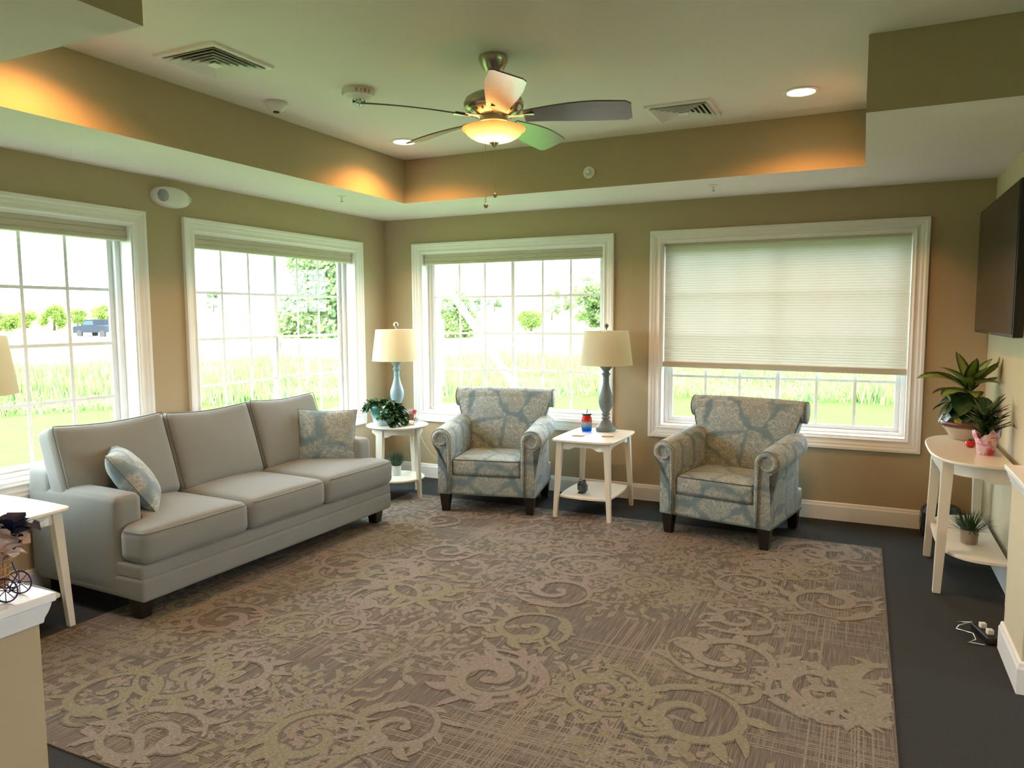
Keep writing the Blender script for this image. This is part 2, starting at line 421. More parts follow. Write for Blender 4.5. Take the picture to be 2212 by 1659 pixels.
def base(name, pts, out):   # baseboard along a line, profile with a stepped top
    (x0, y0), (x1, y1) = pts; ox, oy = out
    prof = [(0, 0.001), (0.016, 0.001), (0.016, 0.105), (0.011, 0.115), (0.009, 0.128), (0.004, 0.135), (0, 0.135)]
    mb = MB(); P = [(x0 + ox * a, y0 + oy * a, z) for a, z in prof]
    mb.extr(P, (x1 - x0, y1 - y0, 0)); return struct(mb.build(name, m_trim))
base('baseboard_back', ((0.0, 0.0), (WX, 0.0)), (0, -1))
base('baseboard_left', ((0.0, -4.85), (0.0, 0.0)), (1, 0))
base('baseboard_right', ((WX, -2.02), (WX, 0.0)), (-1, 0))
mb = MB()
prof = [(0, 0.001), (0.016, 0.001), (0.016, 0.105), (0.011, 0.115), (0.009, 0.128), (0.004, 0.135), (0, 0.135)]
x0, y0, x1, y1 = 4.795, -2.45, 8.6, -2.02
rings = [[(x0 - a, y0 - a, z), (x1 + a, y0 - a, z), (x1 + a, y1 + a, z), (x0 - a, y1 + a, z)] for a, z in prof]
mb.add([p for rg in rings for p in rg], [(i * 4 + k, i * 4 + (k + 1) % 4, (i + 1) * 4 + (k + 1) % 4, (i + 1) * 4 + k) for i in range(len(rings) - 1) for k in range(4)])
struct(mb.build('baseboard_half_wall', m_trim))

# ---------------------------------------------------------------- windows
def window(n, org, ux, un, shade):
    """org: lower left of the opening seen from inside; ux along wall, un pointing outdoors"""
    root = bpy.data.objects.new('window_%d' % n, None); COL.objects.link(root); root['kind'] = 'structure'
    Z = Vector((0, 0, 1)); ux = Vector(ux); un = Vector(un); O = Vector(org)
    mt = Matrix((( ux.x, un.x, 0, O.x), (ux.y, un.y, 0, O.y), (0, 0, 1, O.z), (0, 0, 0, 1)))
    root.matrix_world = mt
    W_, H_ = WIN_W, WIN_T - WIN_B
    # casing: moulded picture frame, mitred corners
    prof = [(0.0, 0.0), (0.0, -0.012), (0.010, -0.018), (0.022, -0.013), (0.034, -0.013), (0.046, -0.019), (0.060, -0.020), (0.070, -0.026), (0.088, -0.026), (0.09, -0.022), (0.09, 0.0)]
    mb = MB(); rings = []
    for a, d in prof: rings.append([(-a, d, -a), (W_ + a, d, -a), (W_ + a, d, H_ + a), (-a, d, H_ + a)])
    m = len(rings); vs = [p for rg in rings for p in rg]; fs = []
    for i in range(m - 1):
        for k in range(4): fs.append((i * 4 + k, i * 4 + (k + 1) % 4, (i + 1) * 4 + (k + 1) % 4, (i + 1) * 4 + k))
    mb.add(vs, fs); mb.build('window_casing', m_trim, root)
    # jamb liner
    t = 0.012; D = TH + 0.01; mb = MB()
    mb.box((0, -0.003, 0), (t, D, H_)); mb.box((W_ - t, -0.003, 0), (W_, D, H_)); mb.box((t, -0.003, 0), (W_ - t, D, t)); mb.box((t, -0.003, H_ - t), (W_ - t, D, H_))
    mb.build('window_jamb', m_trim, root)
    # vinyl frame and the two sashes
    y0, y1 = 0.105, 0.165; f = 0.034; mb = MB(); a = t
    mb.box((a, y0, a), (a + f, y1, H_ - a)); mb.box((W_ - a - f, y0, a), (W_ - a, y1, H_ - a)); mb.box((a + f, y0, a), (W_ - a - f, y1, a + f * .7)); mb.box((a + f, y0, H_ - a - f * .7), (W_ - a - f, y1, H_ - a))
    mb.build('window_frame', m_vinyl, root, bevel=0.003)
    gx0, gx1, gz0, gz1 = a + f, W_ - a - f, a + f * .7, H_ - a - f * .7
    mid = W_ / 2
    for k, (s0, s1, dy) in enumerate(((gx0, mid + 0.018, 0.0), (mid - 0.018, gx1, 0.022))):
        sf = 0.034; mb = MB(); ya, yb = 0.112 + dy, 0.132 + dy
        mb.box((s0, ya, gz0), (s0 + sf, yb, gz1)); mb.box((s1 - sf, ya, gz0), (s1, yb, gz1)); mb.box((s0 + sf, ya, gz0), (s1 - sf, yb, gz0 + sf)); mb.box((s0 + sf, ya, gz1 - sf), (s1 - sf, yb, gz1))
        sash = mb.build('window_sash', m_vinyl, root, bevel=0.003)
        p0, p1, q0, q1 = s0 + sf, s1 - sf, gz0 + sf, gz1 - sf
        mb = MB(); mb.box((p0, ya + .008, q0), (p1, ya + .012, q1)); mb.build('window_pane', m_glass, sash)
        mb = MB()
        for i in (1, 2): x = p0 + (p1 - p0) * i / 3; mb.box((x - .010, ya + .004, q0), (x + .010, ya + .0075, q1))
        for i in (1, 2, 3): z = q0 + (q1 - q0) * i / 4; mb.box((p0, ya + .0035, z - .010), (p1, ya + .0074, z + .010))
        mb.build('window_muntin', m_vinyl, sash)
    mb = MB(); mb.box((mid + .002, .092, H_ * .42), (mid + .016, .112, H_ * .5)); mb.box((mid - .004, .088, H_ * .45), (mid + .02, .094, H_ * .47))
    mb.build('window_latch', m_vinyl, root, bevel=0.003)
    # cellular shade
    g = 0.018
    if shade is None:
        mb = MB(); zt = H_ - t
        mb.box((g, 0.03, zt - 0.028), (W_ - g, 0.085, zt)); 
        sh = mb.build('headrail', m_rail, None, bevel=0.003)
        pts = [(0.032, zt - 0.03)] 
        mb = MB(); prof = [(0.086, zt - 0.029), (0.034, zt - 0.029)]
        for i in range(4): z = zt - 0.029 - i * 0.009; prof += [(0.030, z - 0.002), (0.034, z - 0.008)]
        prof += [(0.086, prof[-1][1])]
        mb.extr([(g, a_, b_) for a_, b_ in prof], (W_ - 2 * g, 0, 0)); st = mb.build('cell_stack', m_stackshade)
        mb = MB(); z = prof[-1][1]; mb.box((g, 0.028, z - 0.028), (W_ - g, 0.088, z - .0005)); br = mb.build('bottom_rail', m_rail, bevel=0.006)
    else:
        zt = H_ - t
        mb = MB(); mb.box((g, 0.03, zt - 0.02), (W_ - g, 0.085, zt)); sh = mb.build('headrail', m_rail, None, bevel=0.003)
        mb = MB(); zb = shade - WIN_B; pl, pr = zb + 0.045, zb + 0.028
        n_ = 46; H2 = zt - 0.02
        vs = []; fs = []
        for i in range(n_ * 2 + 1):
            u = i / (n_ * 2); u = 1 - (1 - u) ** 1.0
            zl = H2 + (pl - H2) * u; zr = H2 + (pr - H2) * u
            amp = 0.0014 + (0.0025 if u > .86 else 0)
            d = 0.055 + (amp if i % 2 else -amp)
            vs += [(g, d, zl), (W_ - g, d, zr), (g, 0.075, zl), (W_ - g, 0.075, zr)]
        for i in range(n_ * 2):
            a4, b4 = i * 4, i * 4 + 4
            fs.append((a4, a4 + 1, b4 + 1, b4))
        mb.add(vs, fs); st = mb.build('cell_fabric', m_cell)
        mb = MB()
        mb.hexa([(g - .004, 0.04, pl - .045), (W_ - g + .004, 0.04, pr - .045), (W_ - g + .004, 0.072, pr - .045), (g - .004, 0.072, pl - .045)], [(g - .004, 0.04, pl), (W_ - g + .004, 0.04, pr), (W_ - g + .004, 0.072, pr), (g - .004, 0.072, pl)])
        br = mb.build('bottom_rail', m_rail, bevel=0.006)
    lab = {1: 'raised beige cellular shade in the leftmost window, behind the sofa arm', 2: 'raised beige cellular shade in the window behind the sofa, left of the room corner',
           3: 'raised beige cellular shade in the window between the two table lamps', 4: 'lowered pale cellular shade covering most of the window behind the right armchair'}[n]
    e = thing('window_shade', lab, 'window shade', (0, 0, 0)); e.matrix_world = mt
    for o in (sh, st, br): o.parent = e
window(3, (hb[0][0], 0, WIN_B), (1, 0, 0), (0, 1, 0), None)
window(4, (hb[1][0], 0, WIN_B), (1, 0, 0), (0, 1, 0), 1.115)
window(2, (0, hl[1][0], WIN_B), (0, 1, 0), (-1, 0, 0), None)
window(1, (0, hl[0][0], WIN_B), (0, 1, 0), (-1, 0, 0), None)

# ================================================================ RUG
def make_rug():
    X0, Y0, X1, Y1 = 0.66, -4.36, 4.33, -0.62
    rnd = random.Random(11)
    mb = MB(); mb.box((X0, Y0, 0.0005), (X1, Y1, 0.006), 0)
    base_z = 0.0062
    cnt = [0]
    def clip_ok(p, m=0.0): return X0 + m < p[0] < X1 - m and Y0 + m < p[1] < Y1 - m
    def poly(pts, mi, lay):
        cen = (sum(p[0] for p in pts) / len(pts), sum(p[1] for p in pts) / len(pts))
        pts = [(min(X1 - .002, max(X0 + .002, p[0])), min(Y1 - .002, max(Y0 + .002, p[1]))) for p in pts]
        if not clip_ok(cen): return
        zr = rnd.random() * .0004; z = base_z + lay * 0.0003 + zr
        ar = sum(pts[i][0] * pts[(i + 1) % len(pts)][1] - pts[(i + 1) % len(pts)][0] * pts[i][1] for i in range(len(pts)))
        if ar < 0: pts = pts[::-1]
        mb.add([(p[0], p[1], z) for p in pts], [tuple(range(len(pts)))], mi)
    def strip(pts, ws, mi, lay):
        if len(pts) == 2:
            pts = [(pts[0][0] + (pts[1][0] - pts[0][0]) * i / 12, pts[0][1] + (pts[1][1] - pts[0][1]) * i / 12) for i in range(13)]; ws = [ws[0]] * 13
        n = len(pts); L = []; Rr = []; zr = rnd.random() * .0004
        for i, p in enumerate(pts):
            a = pts[max(0, i - 1)]; b = pts[min(n - 1, i + 1)]
            tx, ty = b[0] - a[0], b[1] - a[1]; l = math.hypot(tx, ty) or 1; nx, ny = -ty / l, tx / l
            L.append((p[0] + nx * ws[i], p[1] + ny * ws[i])); Rr.append((p[0] - nx * ws[i], p[1] - ny * ws[i]))
        for i in range(n - 1):
            q = [Rr[i], Rr[i + 1], L[i + 1], L[i]]
            if not all(clip_ok(p, .002) for p in q): continue
            z = base_z + lay * 0.0003 + zr
            ar = sum(q[k][0] * q[(k + 1) % 4][1] - q[(k + 1) % 4][0] * q[k][1] for k in range(4))
            if ar < 0: q = q[::-1]
            mb.add([(p[0], p[1], z) for p in q], [(0, 1, 2, 3)], mi)
        cnt[0] += 1
    def leafp(x, y, a, l, w, mi, lay, curl=0.0):
        n = 6; P = []; Wd = []
        for i in range(n + 1):
            t = i / n; Wd.append(w * math.sin(PI * min(1, t ** 0.75)) * (0.85 + 0.3 * rnd.random()) + 0.0012)
            aa = a + curl * t; P.append((x + l * t * math.cos(aa), y + l * t * math.sin(aa)))
        strip(P, Wd, mi, lay)
    def spiral(x, y, r, a0, turns, sgn, mi, lay, w=0.014):
        n = int(22 * turns); pts = []; ws = []
        for i in range(n + 1):
            t = i / n; rr = r * (1 - 0.86 * t); aa = a0 + sgn * 2 * PI * turns * t
            pts.append((x + rr * math.cos(aa), y + rr * math.sin(aa))); ws.append(w * (0.35 + 0.9 * math.sin(PI * min(1, t * 1.05)) ** 0.8 * (0.6 + .4 * t)))
        ws[-1] = w * .9
        if lay > 4: strip(pts, [q + .011 for q in ws], 0, lay - 1)
        strip(pts, ws, mi, lay)
        poly([(pts[-1][0] + w * 1.3 * math.cos(k), pts[-1][1] + w * 1.3 * math.sin(k)) for k in [2 * PI * j / 8 for j in range(8)]], mi, lay + 1)
        return pts
    def scroll(x, y, s, a, sgn, mi):
        # S stem with spirals and leaves off the outside
        p = spiral(x, y, 0.16 * s, a, 1.25, sgn, mi, 6, 0.017 * s)
        ex, ey = p[0]; ta = a - sgn * PI / 2
        n = 14; pts = []; ws = []
        for i in range(n + 1):
            t = i / n; ta += -sgn * 1.9 / n
            pts.append((ex, ey)); ws.append(0.006 + 0.013 * s * (1 - t)); ex += math.cos(ta) * 0.34 * s / n; ey += math.sin(ta) * 0.34 * s / n
        strip(pts, [q + .010 for q in ws], 0, 5); strip(pts, ws, mi, 6)
        spiral(ex + 0.07 * s * math.cos(ta - sgn * PI / 2), ey + 0.07 * s * math.sin(ta - sgn * PI / 2), 0.07 * s, ta + sgn * PI / 2, 1.1, -sgn, mi, 6, 0.011 * s)
        for i in range(1, 12):
            q = p[i * 2 % len(p)]; aa = math.atan2(q[1] - y, q[0] - x)
            if i < 8: leafp(q[0], q[1], aa + sgn * rnd.uniform(.2, .9), rnd.uniform(.06, .12) * s, rnd.uniform(.012, .022) * s, mi, 6, sgn * rnd.uniform(-.7, .7))
        for i in range(2, n, 2):
            q = pts[i]
            for sd in (-1, 1):
                if rnd.random() < .75: leafp(q[0], q[1], ta + sd * rnd.uniform(.5, 1.3), rnd.uniform(.05, .09) * s, rnd.uniform(.009, .016) * s, mi, 6, sd * .6)
    def bouquet(x, y, s, mi):
        a0 = rnd.random() * 6.28; asp = rnd.uniform(.75, 1)
        for ring in range(6):
            rr = (0.015 + ring * 0.044) * s; k = 4 + ring * 4
            for j in range(k):
                if rnd.random() < .12: continue
                aa = a0 + 2 * PI * j / k + ring * .35 + rnd.uniform(-.12, .12)
                px = x + rr * math.cos(aa); py = y + rr * asp * math.sin(aa)
                leafp(px, py, aa + rnd.uniform(-.9, .9), rnd.choice((.035, .05, .06, .085)) * s, rnd.uniform(.008, .016) * s, mi if rnd.random() < .8 else rnd.randrange(1, 4), 2, rnd.uniform(-1, 1))
        spiral(x, y, .035 * s, a0, 1.3, 1, mi, 3, .005 * s)
    def hatch(x, y, s):
        mi = rnd.choice((1, 1, 2, 3))
        for d in (0, 1):
            off = 0; k = rnd.randint(6, 13)
            for j in range(k):
                off += rnd.choice((.012, .014, .016, .03, .045)); wd = rnd.choice((.0022, .003, .004))
                l = rnd.uniform(.28, .62) * s; st = rnd.uniform(-.15, .12) * s
                c = off - .12 * s
                if d == 0: strip([(x + c, y + st - l / 2), (x + c, y + st + l / 2)], [wd, wd], mi, 1)
                else: strip([(x + st - l / 2, y + c), (x + st + l / 2, y + c)], [wd, wd], mi, 1)
    cells = []
    nx, ny = 8, 8
    for i in range(-0, nx):
        for j in range(0, ny):
            cells.append((X0 + (i + .5) * (X1 - X0) / nx + rnd.uniform(-.09, .09), Y0 + (j + .5) * (Y1 - Y0) / ny + rnd.uniform(-.09, .09), (i + j * 2 + (j // 2)) % 5))
    for x, y, k in cells:
        mi = rnd.choice((1, 1, 2, 3))
        if k in (0, 3): bouquet(x, y, rnd.uniform(1.05, 1.4), mi)
        elif k in (1, 4): scroll(x, y, rnd.uniform(1.0, 1.45), rnd.uniform(0, 6.28), rnd.choice((-1, 1)), mi)
        else:
            hatch(x, y, 1.2)
            if rnd.random() < .6: scroll(x + rnd.uniform(-.1, .1), y + rnd.uniform(-.1, .1), .9, rnd.uniform(0, 6.28), rnd.choice((-1, 1)), mi)
    for _ in range(22): hatch(rnd.uniform(X0 + .2, X1 - .2), rnd.uniform(Y0 + .2, Y1 - .2), 1.3)
    for _ in range(24): bouquet(rnd.uniform(X0, X1), rnd.uniform(Y0, Y1), rnd.uniform(.7, 1.1), rnd.choice((1, 1, 2, 3)))
    for _ in range(26): scroll(rnd.uniform(X0, X1), rnd.uniform(Y0, Y1), rnd.uniform(.9, 1.5), rnd.uniform(0, 6.28), rnd.choice((-1, 1)), rnd.choice((1, 1, 2, 3)))
    for _ in range(110):   # loose leaves filling the ground
        x, y = rnd.uniform(X0, X1), rnd.uniform(Y0, Y1); a = rnd.random() * 6.28
        for j in range(3): leafp(x, y, a + j * .7, rnd.uniform(.05, .09), rnd.uniform(.007, .013), rnd.choice((1, 2, 3)), 2, rnd.uniform(-.8, .8))
    o = mb.build('area_rug', [m_rug] + m_rugL)
    tag(o, 'large taupe and tan rug with scrolls, leaves and crosshatching on the dark carpet', 'rug')
make_rug()

# ================================================================ SOFA
def make_sofa():
    t = thing('sofa', 'long grey three-seat sofa with loose cushions under the left windows', 'sofa', (0.010, -3.44, 0), R(-1.6))
    L0, L1 = -0.035, 2.035; D = 0.965
    # base: two stacked upholstered bands
    mb = MB(); cushion(mb, (D / 2 + .04, (L0 + L1) / 2, .173), ((D - .08) / 2, (L1 - L0) / 2, .062), .022, (0.004, 0, .0), 10)
    mb.build('base_band', m_sofa, t, smooth='all')
    mb = MB(); cushion(mb, (D / 2 + .04, (L0 + L1) / 2, .262), ((D - .09) / 2, (L1 - L0) / 2 - .003, .040), .018, (0.004, 0, 0), 10)
    mb.build('upper_band', m_sofa, t, smooth='all')
    # arms
    for y0, y1 in ((L0, L0 + .155), (L1 - .155, L1)):
        mb = MB(); cushion(mb, (.41, (y0 + y1) / 2, .375), (.375, (y1 - y0) / 2, .255), .035, (0.006, .004, .012), 10)
        a = mb.build('arm', m_sofa, t, smooth='all')
    # back frame
    mb = MB(); cushion(mb, (.14, (L0 + L1) / 2, .42), (.105, (L1 - L0) / 2, .31), .04, (0, 0, .004), 10)
    mb.build('back_frame', m_sofa, t, smooth='all')
    # seat cushions
    def welt(c, h, r, z, name, par, pf=0):
        mb = MB(); P = rrect(c[0] - h[0], c[1] - h[1], c[0] + h[0], c[1] + h[1], r, 5)
        mb.tube([(p[0], p[1], z) for p in P], .0024, 6, closed=True); mb.build(name, m_seam, par, smooth='all')
    for k, (y0, y1) in enumerate(((L0 - .0, .655), (.655, 1.305), (1.305, L1 + .005))):
        h = ((D - .20) / 2, (y1 - y0) / 2 - .003, .088); c = (.20 + h[0] + .022, (y0 + y1) / 2, .392)
        def fn(o, p, k=k): 
            if k == 0 and o.y < -h[1] + .155 and o.x < .205: o.y = -h[1] + .155 + (o.y + h[1]) * .02
            if k == 2 and o.y > h[1] - .155 and o.x < .205: o.y = h[1] - .155 + (o.y - h[1]) * .02
            return o
        mb = MB(); cushion(mb, c, h, .045, (.012, .0, .028), 16, fn=fn if k != 1 else None)
        s_ = mb.build('seat_cushion', m_sofa, t, smooth='all')
        mb = MB()
        pz = c[2] + h[2] - .016
        xf = c[0] + h[0] - .004
        n = 24; pts = []
        y0_, y1_ = c[1] - h[1], c[1] + h[1]
        ends = .16
        for i in range(n + 1):
            u = -1 + 2 * i / n; pts.append((xf + .010 * max(0, 1 - u * u) ** .8, y0_ + .03 + (y1_ - y0_ - .06) * i / n, pz + .0))
        if k == 0: pts = [(c[0] + h[0] - .155, y0_ + .002, pz), (xf - .04, y0_ + .003, pz), (xf - .012, y0_ + .012, pz)] + pts
        if k == 2: pts = pts + [(xf - .012, y1_ - .012, pz), (xf - .04, y1_ - .003, pz), (c[0] + h[0] - .155, y1_ - .002, pz)]
        mb.tube(pts, .0026, 6); mb.build('piping', m_seam, s_, smooth='all')
    # back cushions, leaning back
    for k, (y0, y1) in enumerate(((-.03, .665), (.665, 1.335), (1.335, 2.00))):
        hy = (y1 - y0) / 2 - .002
        mt = Matrix.Translation((.275, (y0 + y1) / 2, .69)) @ Matrix.Rotation(R(-18), 4, 'Y')
        dz = (.012, 0, .006)[k]
        def fn(o, p):
            # softer, lower middle of the top edge, corners a little raised
            if p[2] > 0: o.z -= .016 * max(0, 1 - p[1] ** 2) * p[2]; o.x -= .02 * p[2] * (1 - abs(p[1]))
            return o
        mb = MB(); cushion(mb, (0, 0, dz), (.085, hy, .258), .05, (.045, .004, .0), 16, mt=mt, fn=fn)
        s_ = mb.build('back_cushion', m_sofa, t, smooth='all')
        mb = MB(); pts = []
        for i in range(31):
            u = -1 + 2 * i / 30; q = Vector((.085 - .012 + .006 - .02 * (1 - abs(u)), u * (hy - .016), dz + .258 - .012 - .016 * (1 - u * u)))
            pts.append(mt @ q)
        L = []
        for i in range(12): 
            zz = .225 - i * .042; L.append(mt @ Vector((.085 - .008, -hy + .010, dz + zz)))
        Rr = [mt @ Vector((.085 - .008, hy - .010, dz + .225 - i * .042)) for i in range(12)]
        mb.tube(L[::-1] + pts + Rr, .0025, 6); mb.build('piping', m_seam, s_, smooth='all')
    for x, y in ((.86, .03), (.86, L1 - .07), (.12, .03), (.12, L1 - .07)):
        mb = MB(); h = .045; q = .032
        mb.hexa([(x - q, y - q, .006), (x + q, y - q, .006), (x + q, y + q, .006), (x - q, y + q, .006)], [(x - h, y - h, .114), (x + h, y - h, .114), (x + h, y + h, .114), (x - h, y + h, .114)])
        mb.build('leg', m_dark, t, bevel=.003)
make_sofa()

def pillow(name, label, loc, rot, w, h, th, mat, uvo=(0, 0)):
    t = thing(name, label, 'pillow', loc); t.rotation_euler = rot
    n = 26; vs = []; fs = []; uvs = []
    for side in (1, -1):
        b = len(vs)
        for i in range(n + 1):
            for j in range(n + 1):
                u, v = -1 + 2 * i / n, -1 + 2 * j / n
                e = (max(0, 1 - abs(u) ** 2.2) * max(0, 1 - abs(v) ** 2.2)) ** .55
                pin = 1 - .075 * (1 - abs(u) ** 2) * abs(v) ** 3; pin2 = 1 - .075 * (1 - abs(v) ** 2) * abs(u) ** 3
                wr = .006 * math.sin(9 * u + 3 * v) * math.sin(7 * v) * e
                vs.append((u * w / 2 * pin2, side * (th / 2 * e + wr * .5), h / 2 + v * h / 2 * pin)); uvs.append((uvo[0] + u * w / 2, uvo[1] + v * h / 2))
        for i in range(n):
            for j in range(n):
                a = b + i * (n + 1) + j; q = (a, a + 1, a + n + 2, a + n + 1)
                fs.append(q if side > 0 else q[::-1])
    mb = MB(); mb.add(vs, fs, 0, uvs); mb.build('cover', mat, t, smooth='all')
    mb = MB(); ring = []
    for k in range(4 * n):
        s_, r_ = divmod(k, n); x = -1 + 2 * r_ / n
        u, v = [(x, -1), (1, x), (-x, 1), (-1, -x)][s_]
        pin = 1 - .075 * (1 - abs(u) ** 2) * abs(v) ** 3; pin2 = 1 - .075 * (1 - abs(v) ** 2) * abs(u) ** 3
        ring.append((u * w / 2 * pin2, 0, h / 2 + v * h / 2 * pin))
    mb.tube(ring, .002, 5, closed=True); mb.build('seam', m_welt, t, smooth='all')
    return t
pillow('throw_pillow', 'blue-grey coral print throw pillow slumped against the near sofa arm', (.625, -3.11, .485), (R(35), 0, R(-40)), .43, .41, .17, m_coral2, (.33, .18))
pillow('throw_pillow', 'square coral print throw pillow standing at the far end of the sofa', (.645, -1.70, .475), (R(-14), R(2), R(34)), .43, .39, .14, m_coral2, (.05, .02))

# ================================================================ ARMCHAIR
def make_armchair(label, loc, rz, uvo):
    t = thing('armchair', label, 'armchair', loc, rz, None)
    F = m_coral
    # lower body
    mb = MB(); cushion(mb, (0, 0.02, .225), (.372, .35, .075), .014, (0, .003, 0), 8); mb.build('base', F, t, smooth='all', uvscale=uvo)
    mb = MB(); P = rrect(-.372, -.332, .372, .368, .012, 3); mb.tube([(p[0], p[1], .152) for p in P], .004, 6, closed=True); mb.build('welt', m_welt, t, smooth='all')
    # arms: scroll section swept front to back, rising slightly
    for sg in (-1, 1):
        prof = [(.262, .28), (.262, .50)]
        cx, cz, r = .345, .585, .082
        for k in range(19):
            a = R(188 - 268 * k / 18); prof.append((cx + r * math.cos(a), cz + r * math.sin(a)))
        prof += [(.356, .512), (.368, .49), (.372, .40), (.372, .28)]
        n = 12; vs = []; fs = []; m = len(prof)
        for i in range(n + 1):
            u = i / n; y = -.335 + .60 * u; k_ = 1.0 if 0 < i < n else .96
            lift = .045 * u
            for (x, z) in prof:
                xx = .32 + (x - .32) * k_; zz = z + (lift * max(0, (z - .28) / .38)); vs.append((sg * xx, y + (.0 if k_ == 1 else (-.006 if i == 0 else .006)), zz))
        for i in range(n):
            for j in range(m):
                q = (i * m + j, i * m + (j + 1) % m, (i + 1) * m + (j + 1) % m, (i + 1) * m + j); fs.append(q if sg < 0 else q[::-1])
        fs.append(tuple(range(m)) if sg > 0 else tuple(range(m))[::-1]); fs.append(tuple(range(n * m, n * m + m)))
        mb = MB(); mb.add(vs, fs); a_ = mb.build('arm', F, t, smooth=True, uvscale=uvo)
        # front panel: gathered scroll roll with its welt
        mb = MB(); pts = [(sg * .285, -.345, .16), (sg * .284, -.346, .40), (sg * .286, -.347, .53)]
        for k in range(22):
            a = R(180 - 330 * k / 21); rr = .062 - .020 * (k / 21); pts.append((sg * (cx + .0 + rr * math.cos(a)), -.346, cz + rr * math.sin(a)))
        mb.tube(pts, [.013] * 3 + [.015] * 14 + [.013 - .0009 * i for i in range(8)], 8); mb.build('scroll_roll', F, a_, smooth='all', uvscale=uvo)
        mb = MB(); mb.tube([(p[0] + sg * (.012 if i < 3 else 0), -.352, p[2]) for i, p in enumerate(pts[:-3])], .003, 6); mb.build('scroll_welt', m_welt, a_, smooth='all')
        mb = MB(); mb.add([(sg * .284, -.3365, .152), (sg * .371, -.3365, .152), (sg * .371, -.3365, .50), (sg * .284, -.3365, .56)], [(0, 1, 2, 3) if sg > 0 else (3, 2, 1, 0)]); 
        mb.box((min(sg * .286, sg * .371), -.340, .154), (max(sg * .286, sg * .371), -.333, .50)); mb.build('front_panel', F, a_, uvscale=uvo)
    # back: lofted sections flaring upwards to the rolled top
    FR = [(.175, .30), (.183, .40), (.190, .50), (.203, .60), (.218, .70), (.230, .78), (.240, .84), (.262, .885)]
    BK = [(.368, .30), (.367, .40), (.365, .50), (.360, .60), (.354, .70), (.350, .76), (.352, .80), (.350, .83)]
    def hw(z): return .285 + .095 * max(0, min(1, (z - .45) / .38)) ** 1.1
    n = 12; vs = []; fs = []; m = len(FR)
    for i in range(n + 1):
        u = -1 + 2 * i / n
        for (y, z) in FR: vs.append((u * hw(z), y - .018 * (1 - u * u) * (1 if z < .86 else 0) + (.010 if abs(u) == 1 else 0), z))
        for (y, z) in BK: vs.append((u * hw(z), y, z))
    W2 = 2 * m
    for i in range(n):
        for j in range(m - 1):
            a0, b0 = i * W2 + j, (i + 1) * W2 + j
            fs.append((a0, b0, b0 + 1, a0 + 1)); fs.append((a0 + m, a0 + m + 1, b0 + m + 1, b0 + m))
        a0, b0 = i * W2, (i + 1) * W2
        fs.append((a0, a0 + m, b0 + m, b0)); fs.append((a0 + m - 1, b0 + m - 1, b0 + W2 - 1, a0 + W2 - 1))
    for i in (0, n):
        for j in range(m - 1):
            q = (i * W2 + j, i * W2 + j + 1, i * W2 + m + j + 1, i * W2 + m + j); fs.append(q if i == 0 else q[::-1])
    mb = MB(); mb.add(vs, fs)
    # rolled top, a soft cylinder whose ends show as discs
    cy, cz, r, hx = .318, .848, .079, .405; k_ = 24; ring = []
    prx = [(-hx, .0), (-hx - .004, .30), (-hx - .002, .75), (-hx + .008, .96), (-hx + .022, 1.0)] + [(-hx + .022 + (2 * hx - .044) * i / 8, 1.0) for i in range(1, 8)] + [(hx - .022, 1.0), (hx - .008, .96), (hx + .002, .75), (hx + .004, .30), (hx, .0)]
    vs = []; fs = []
    for (x, q) in prx:
        for j in range(k_): a = 2 * PI * j / k_; vs.append((x, cy + r * q * math.cos(a), cz + r * q * math.sin(a) + .008 * (1 - (x / hx) ** 2)))
    for i in range(len(prx) - 1):
        for j in range(k_): fs.append((i * k_ + j, i * k_ + (j + 1) % k_, (i + 1) * k_ + (j + 1) % k_, (i + 1) * k_ + j))
    mb.add(vs, fs)
    b_ = mb.build('backrest', F, t, smooth=True, uvscale=uvo)
    for sg in (-1, 1):
        mb = MB(); pts = [(sg * (hw(z) + .001), y + .010, z) for (y, z) in FR[2:7]]
        mb.tube(pts, .0045, 6); mb.build('back_welt', m_welt, b_, smooth='all')
        mb = MB(); mb.tube([(sg * (hx - .006), cy + r * .975 * math.cos(2 * PI * j / 20), cz + r * .975 * math.sin(2 * PI * j / 20)) for j in range(20)], .0035, 6, closed=True); mb.build('roll_welt', m_welt, b_, smooth='all')
    # seat cushion
    mb = MB(); cushion(mb, (0, -.075, .365), (.262, .262, .066), .030, (0, .010, .016), 14); s_ = mb.build('seat_cushion', F, t, smooth='all', uvscale=(uvo[0], uvo[1] + .02))
    for z in (.424, .306):
        mb = MB(); P = rrect(-.256, -.333, .256, .18, .035, 5, bow=0); mb.tube([(p[0], p[1] - (.008 * (1 - (p[0] / .256) ** 2) if p[1] < -.3 else 0), z) for p in P], .004, 6, closed=True); mb.build('piping', m_welt, s_, smooth='all')
    for sx in (-1, 1):
        for sy in (-1, 1):
            x, y = sx * .325, (-.285 if sy < 0 else .315); h, q = .040, .026
            ox = 0; oy = .02 * sy if sy > 0 else 0
            mb = MB(); mb.hexa([(x + ox - q, y + oy - q, .0065), (x + ox + q, y + oy - q, .0065), (x + ox + q, y + oy + q, .0065), (x + ox - q, y + oy + q, .0065)],
                               [(x - h, y - h, .152), (x + h, y - h, .152), (x + h, y + h, .152), (x - h, y + h, .152)])
            mb.build('leg', m_dark, t, bevel=.003)
    return t
def chair_at(label, fl, fr, uvo):
    ang = math.atan2(fr[1] - fl[1], fr[0] - fl[0]); mx, my = (fl[0] + fr[0]) / 2, (fl[1] + fr[1]) / 2
    # local front legs at y=-.285
    cx = mx - .285 * -math.sin(ang) * -1 * -1; cx = mx + (-math.sin(ang)) * .285; cy = my + math.cos(ang) * .285
    t = make_armchair(label, (cx, cy, 0), ang, uvo); t.scale = (1.04, 1.0, 1.0); return t
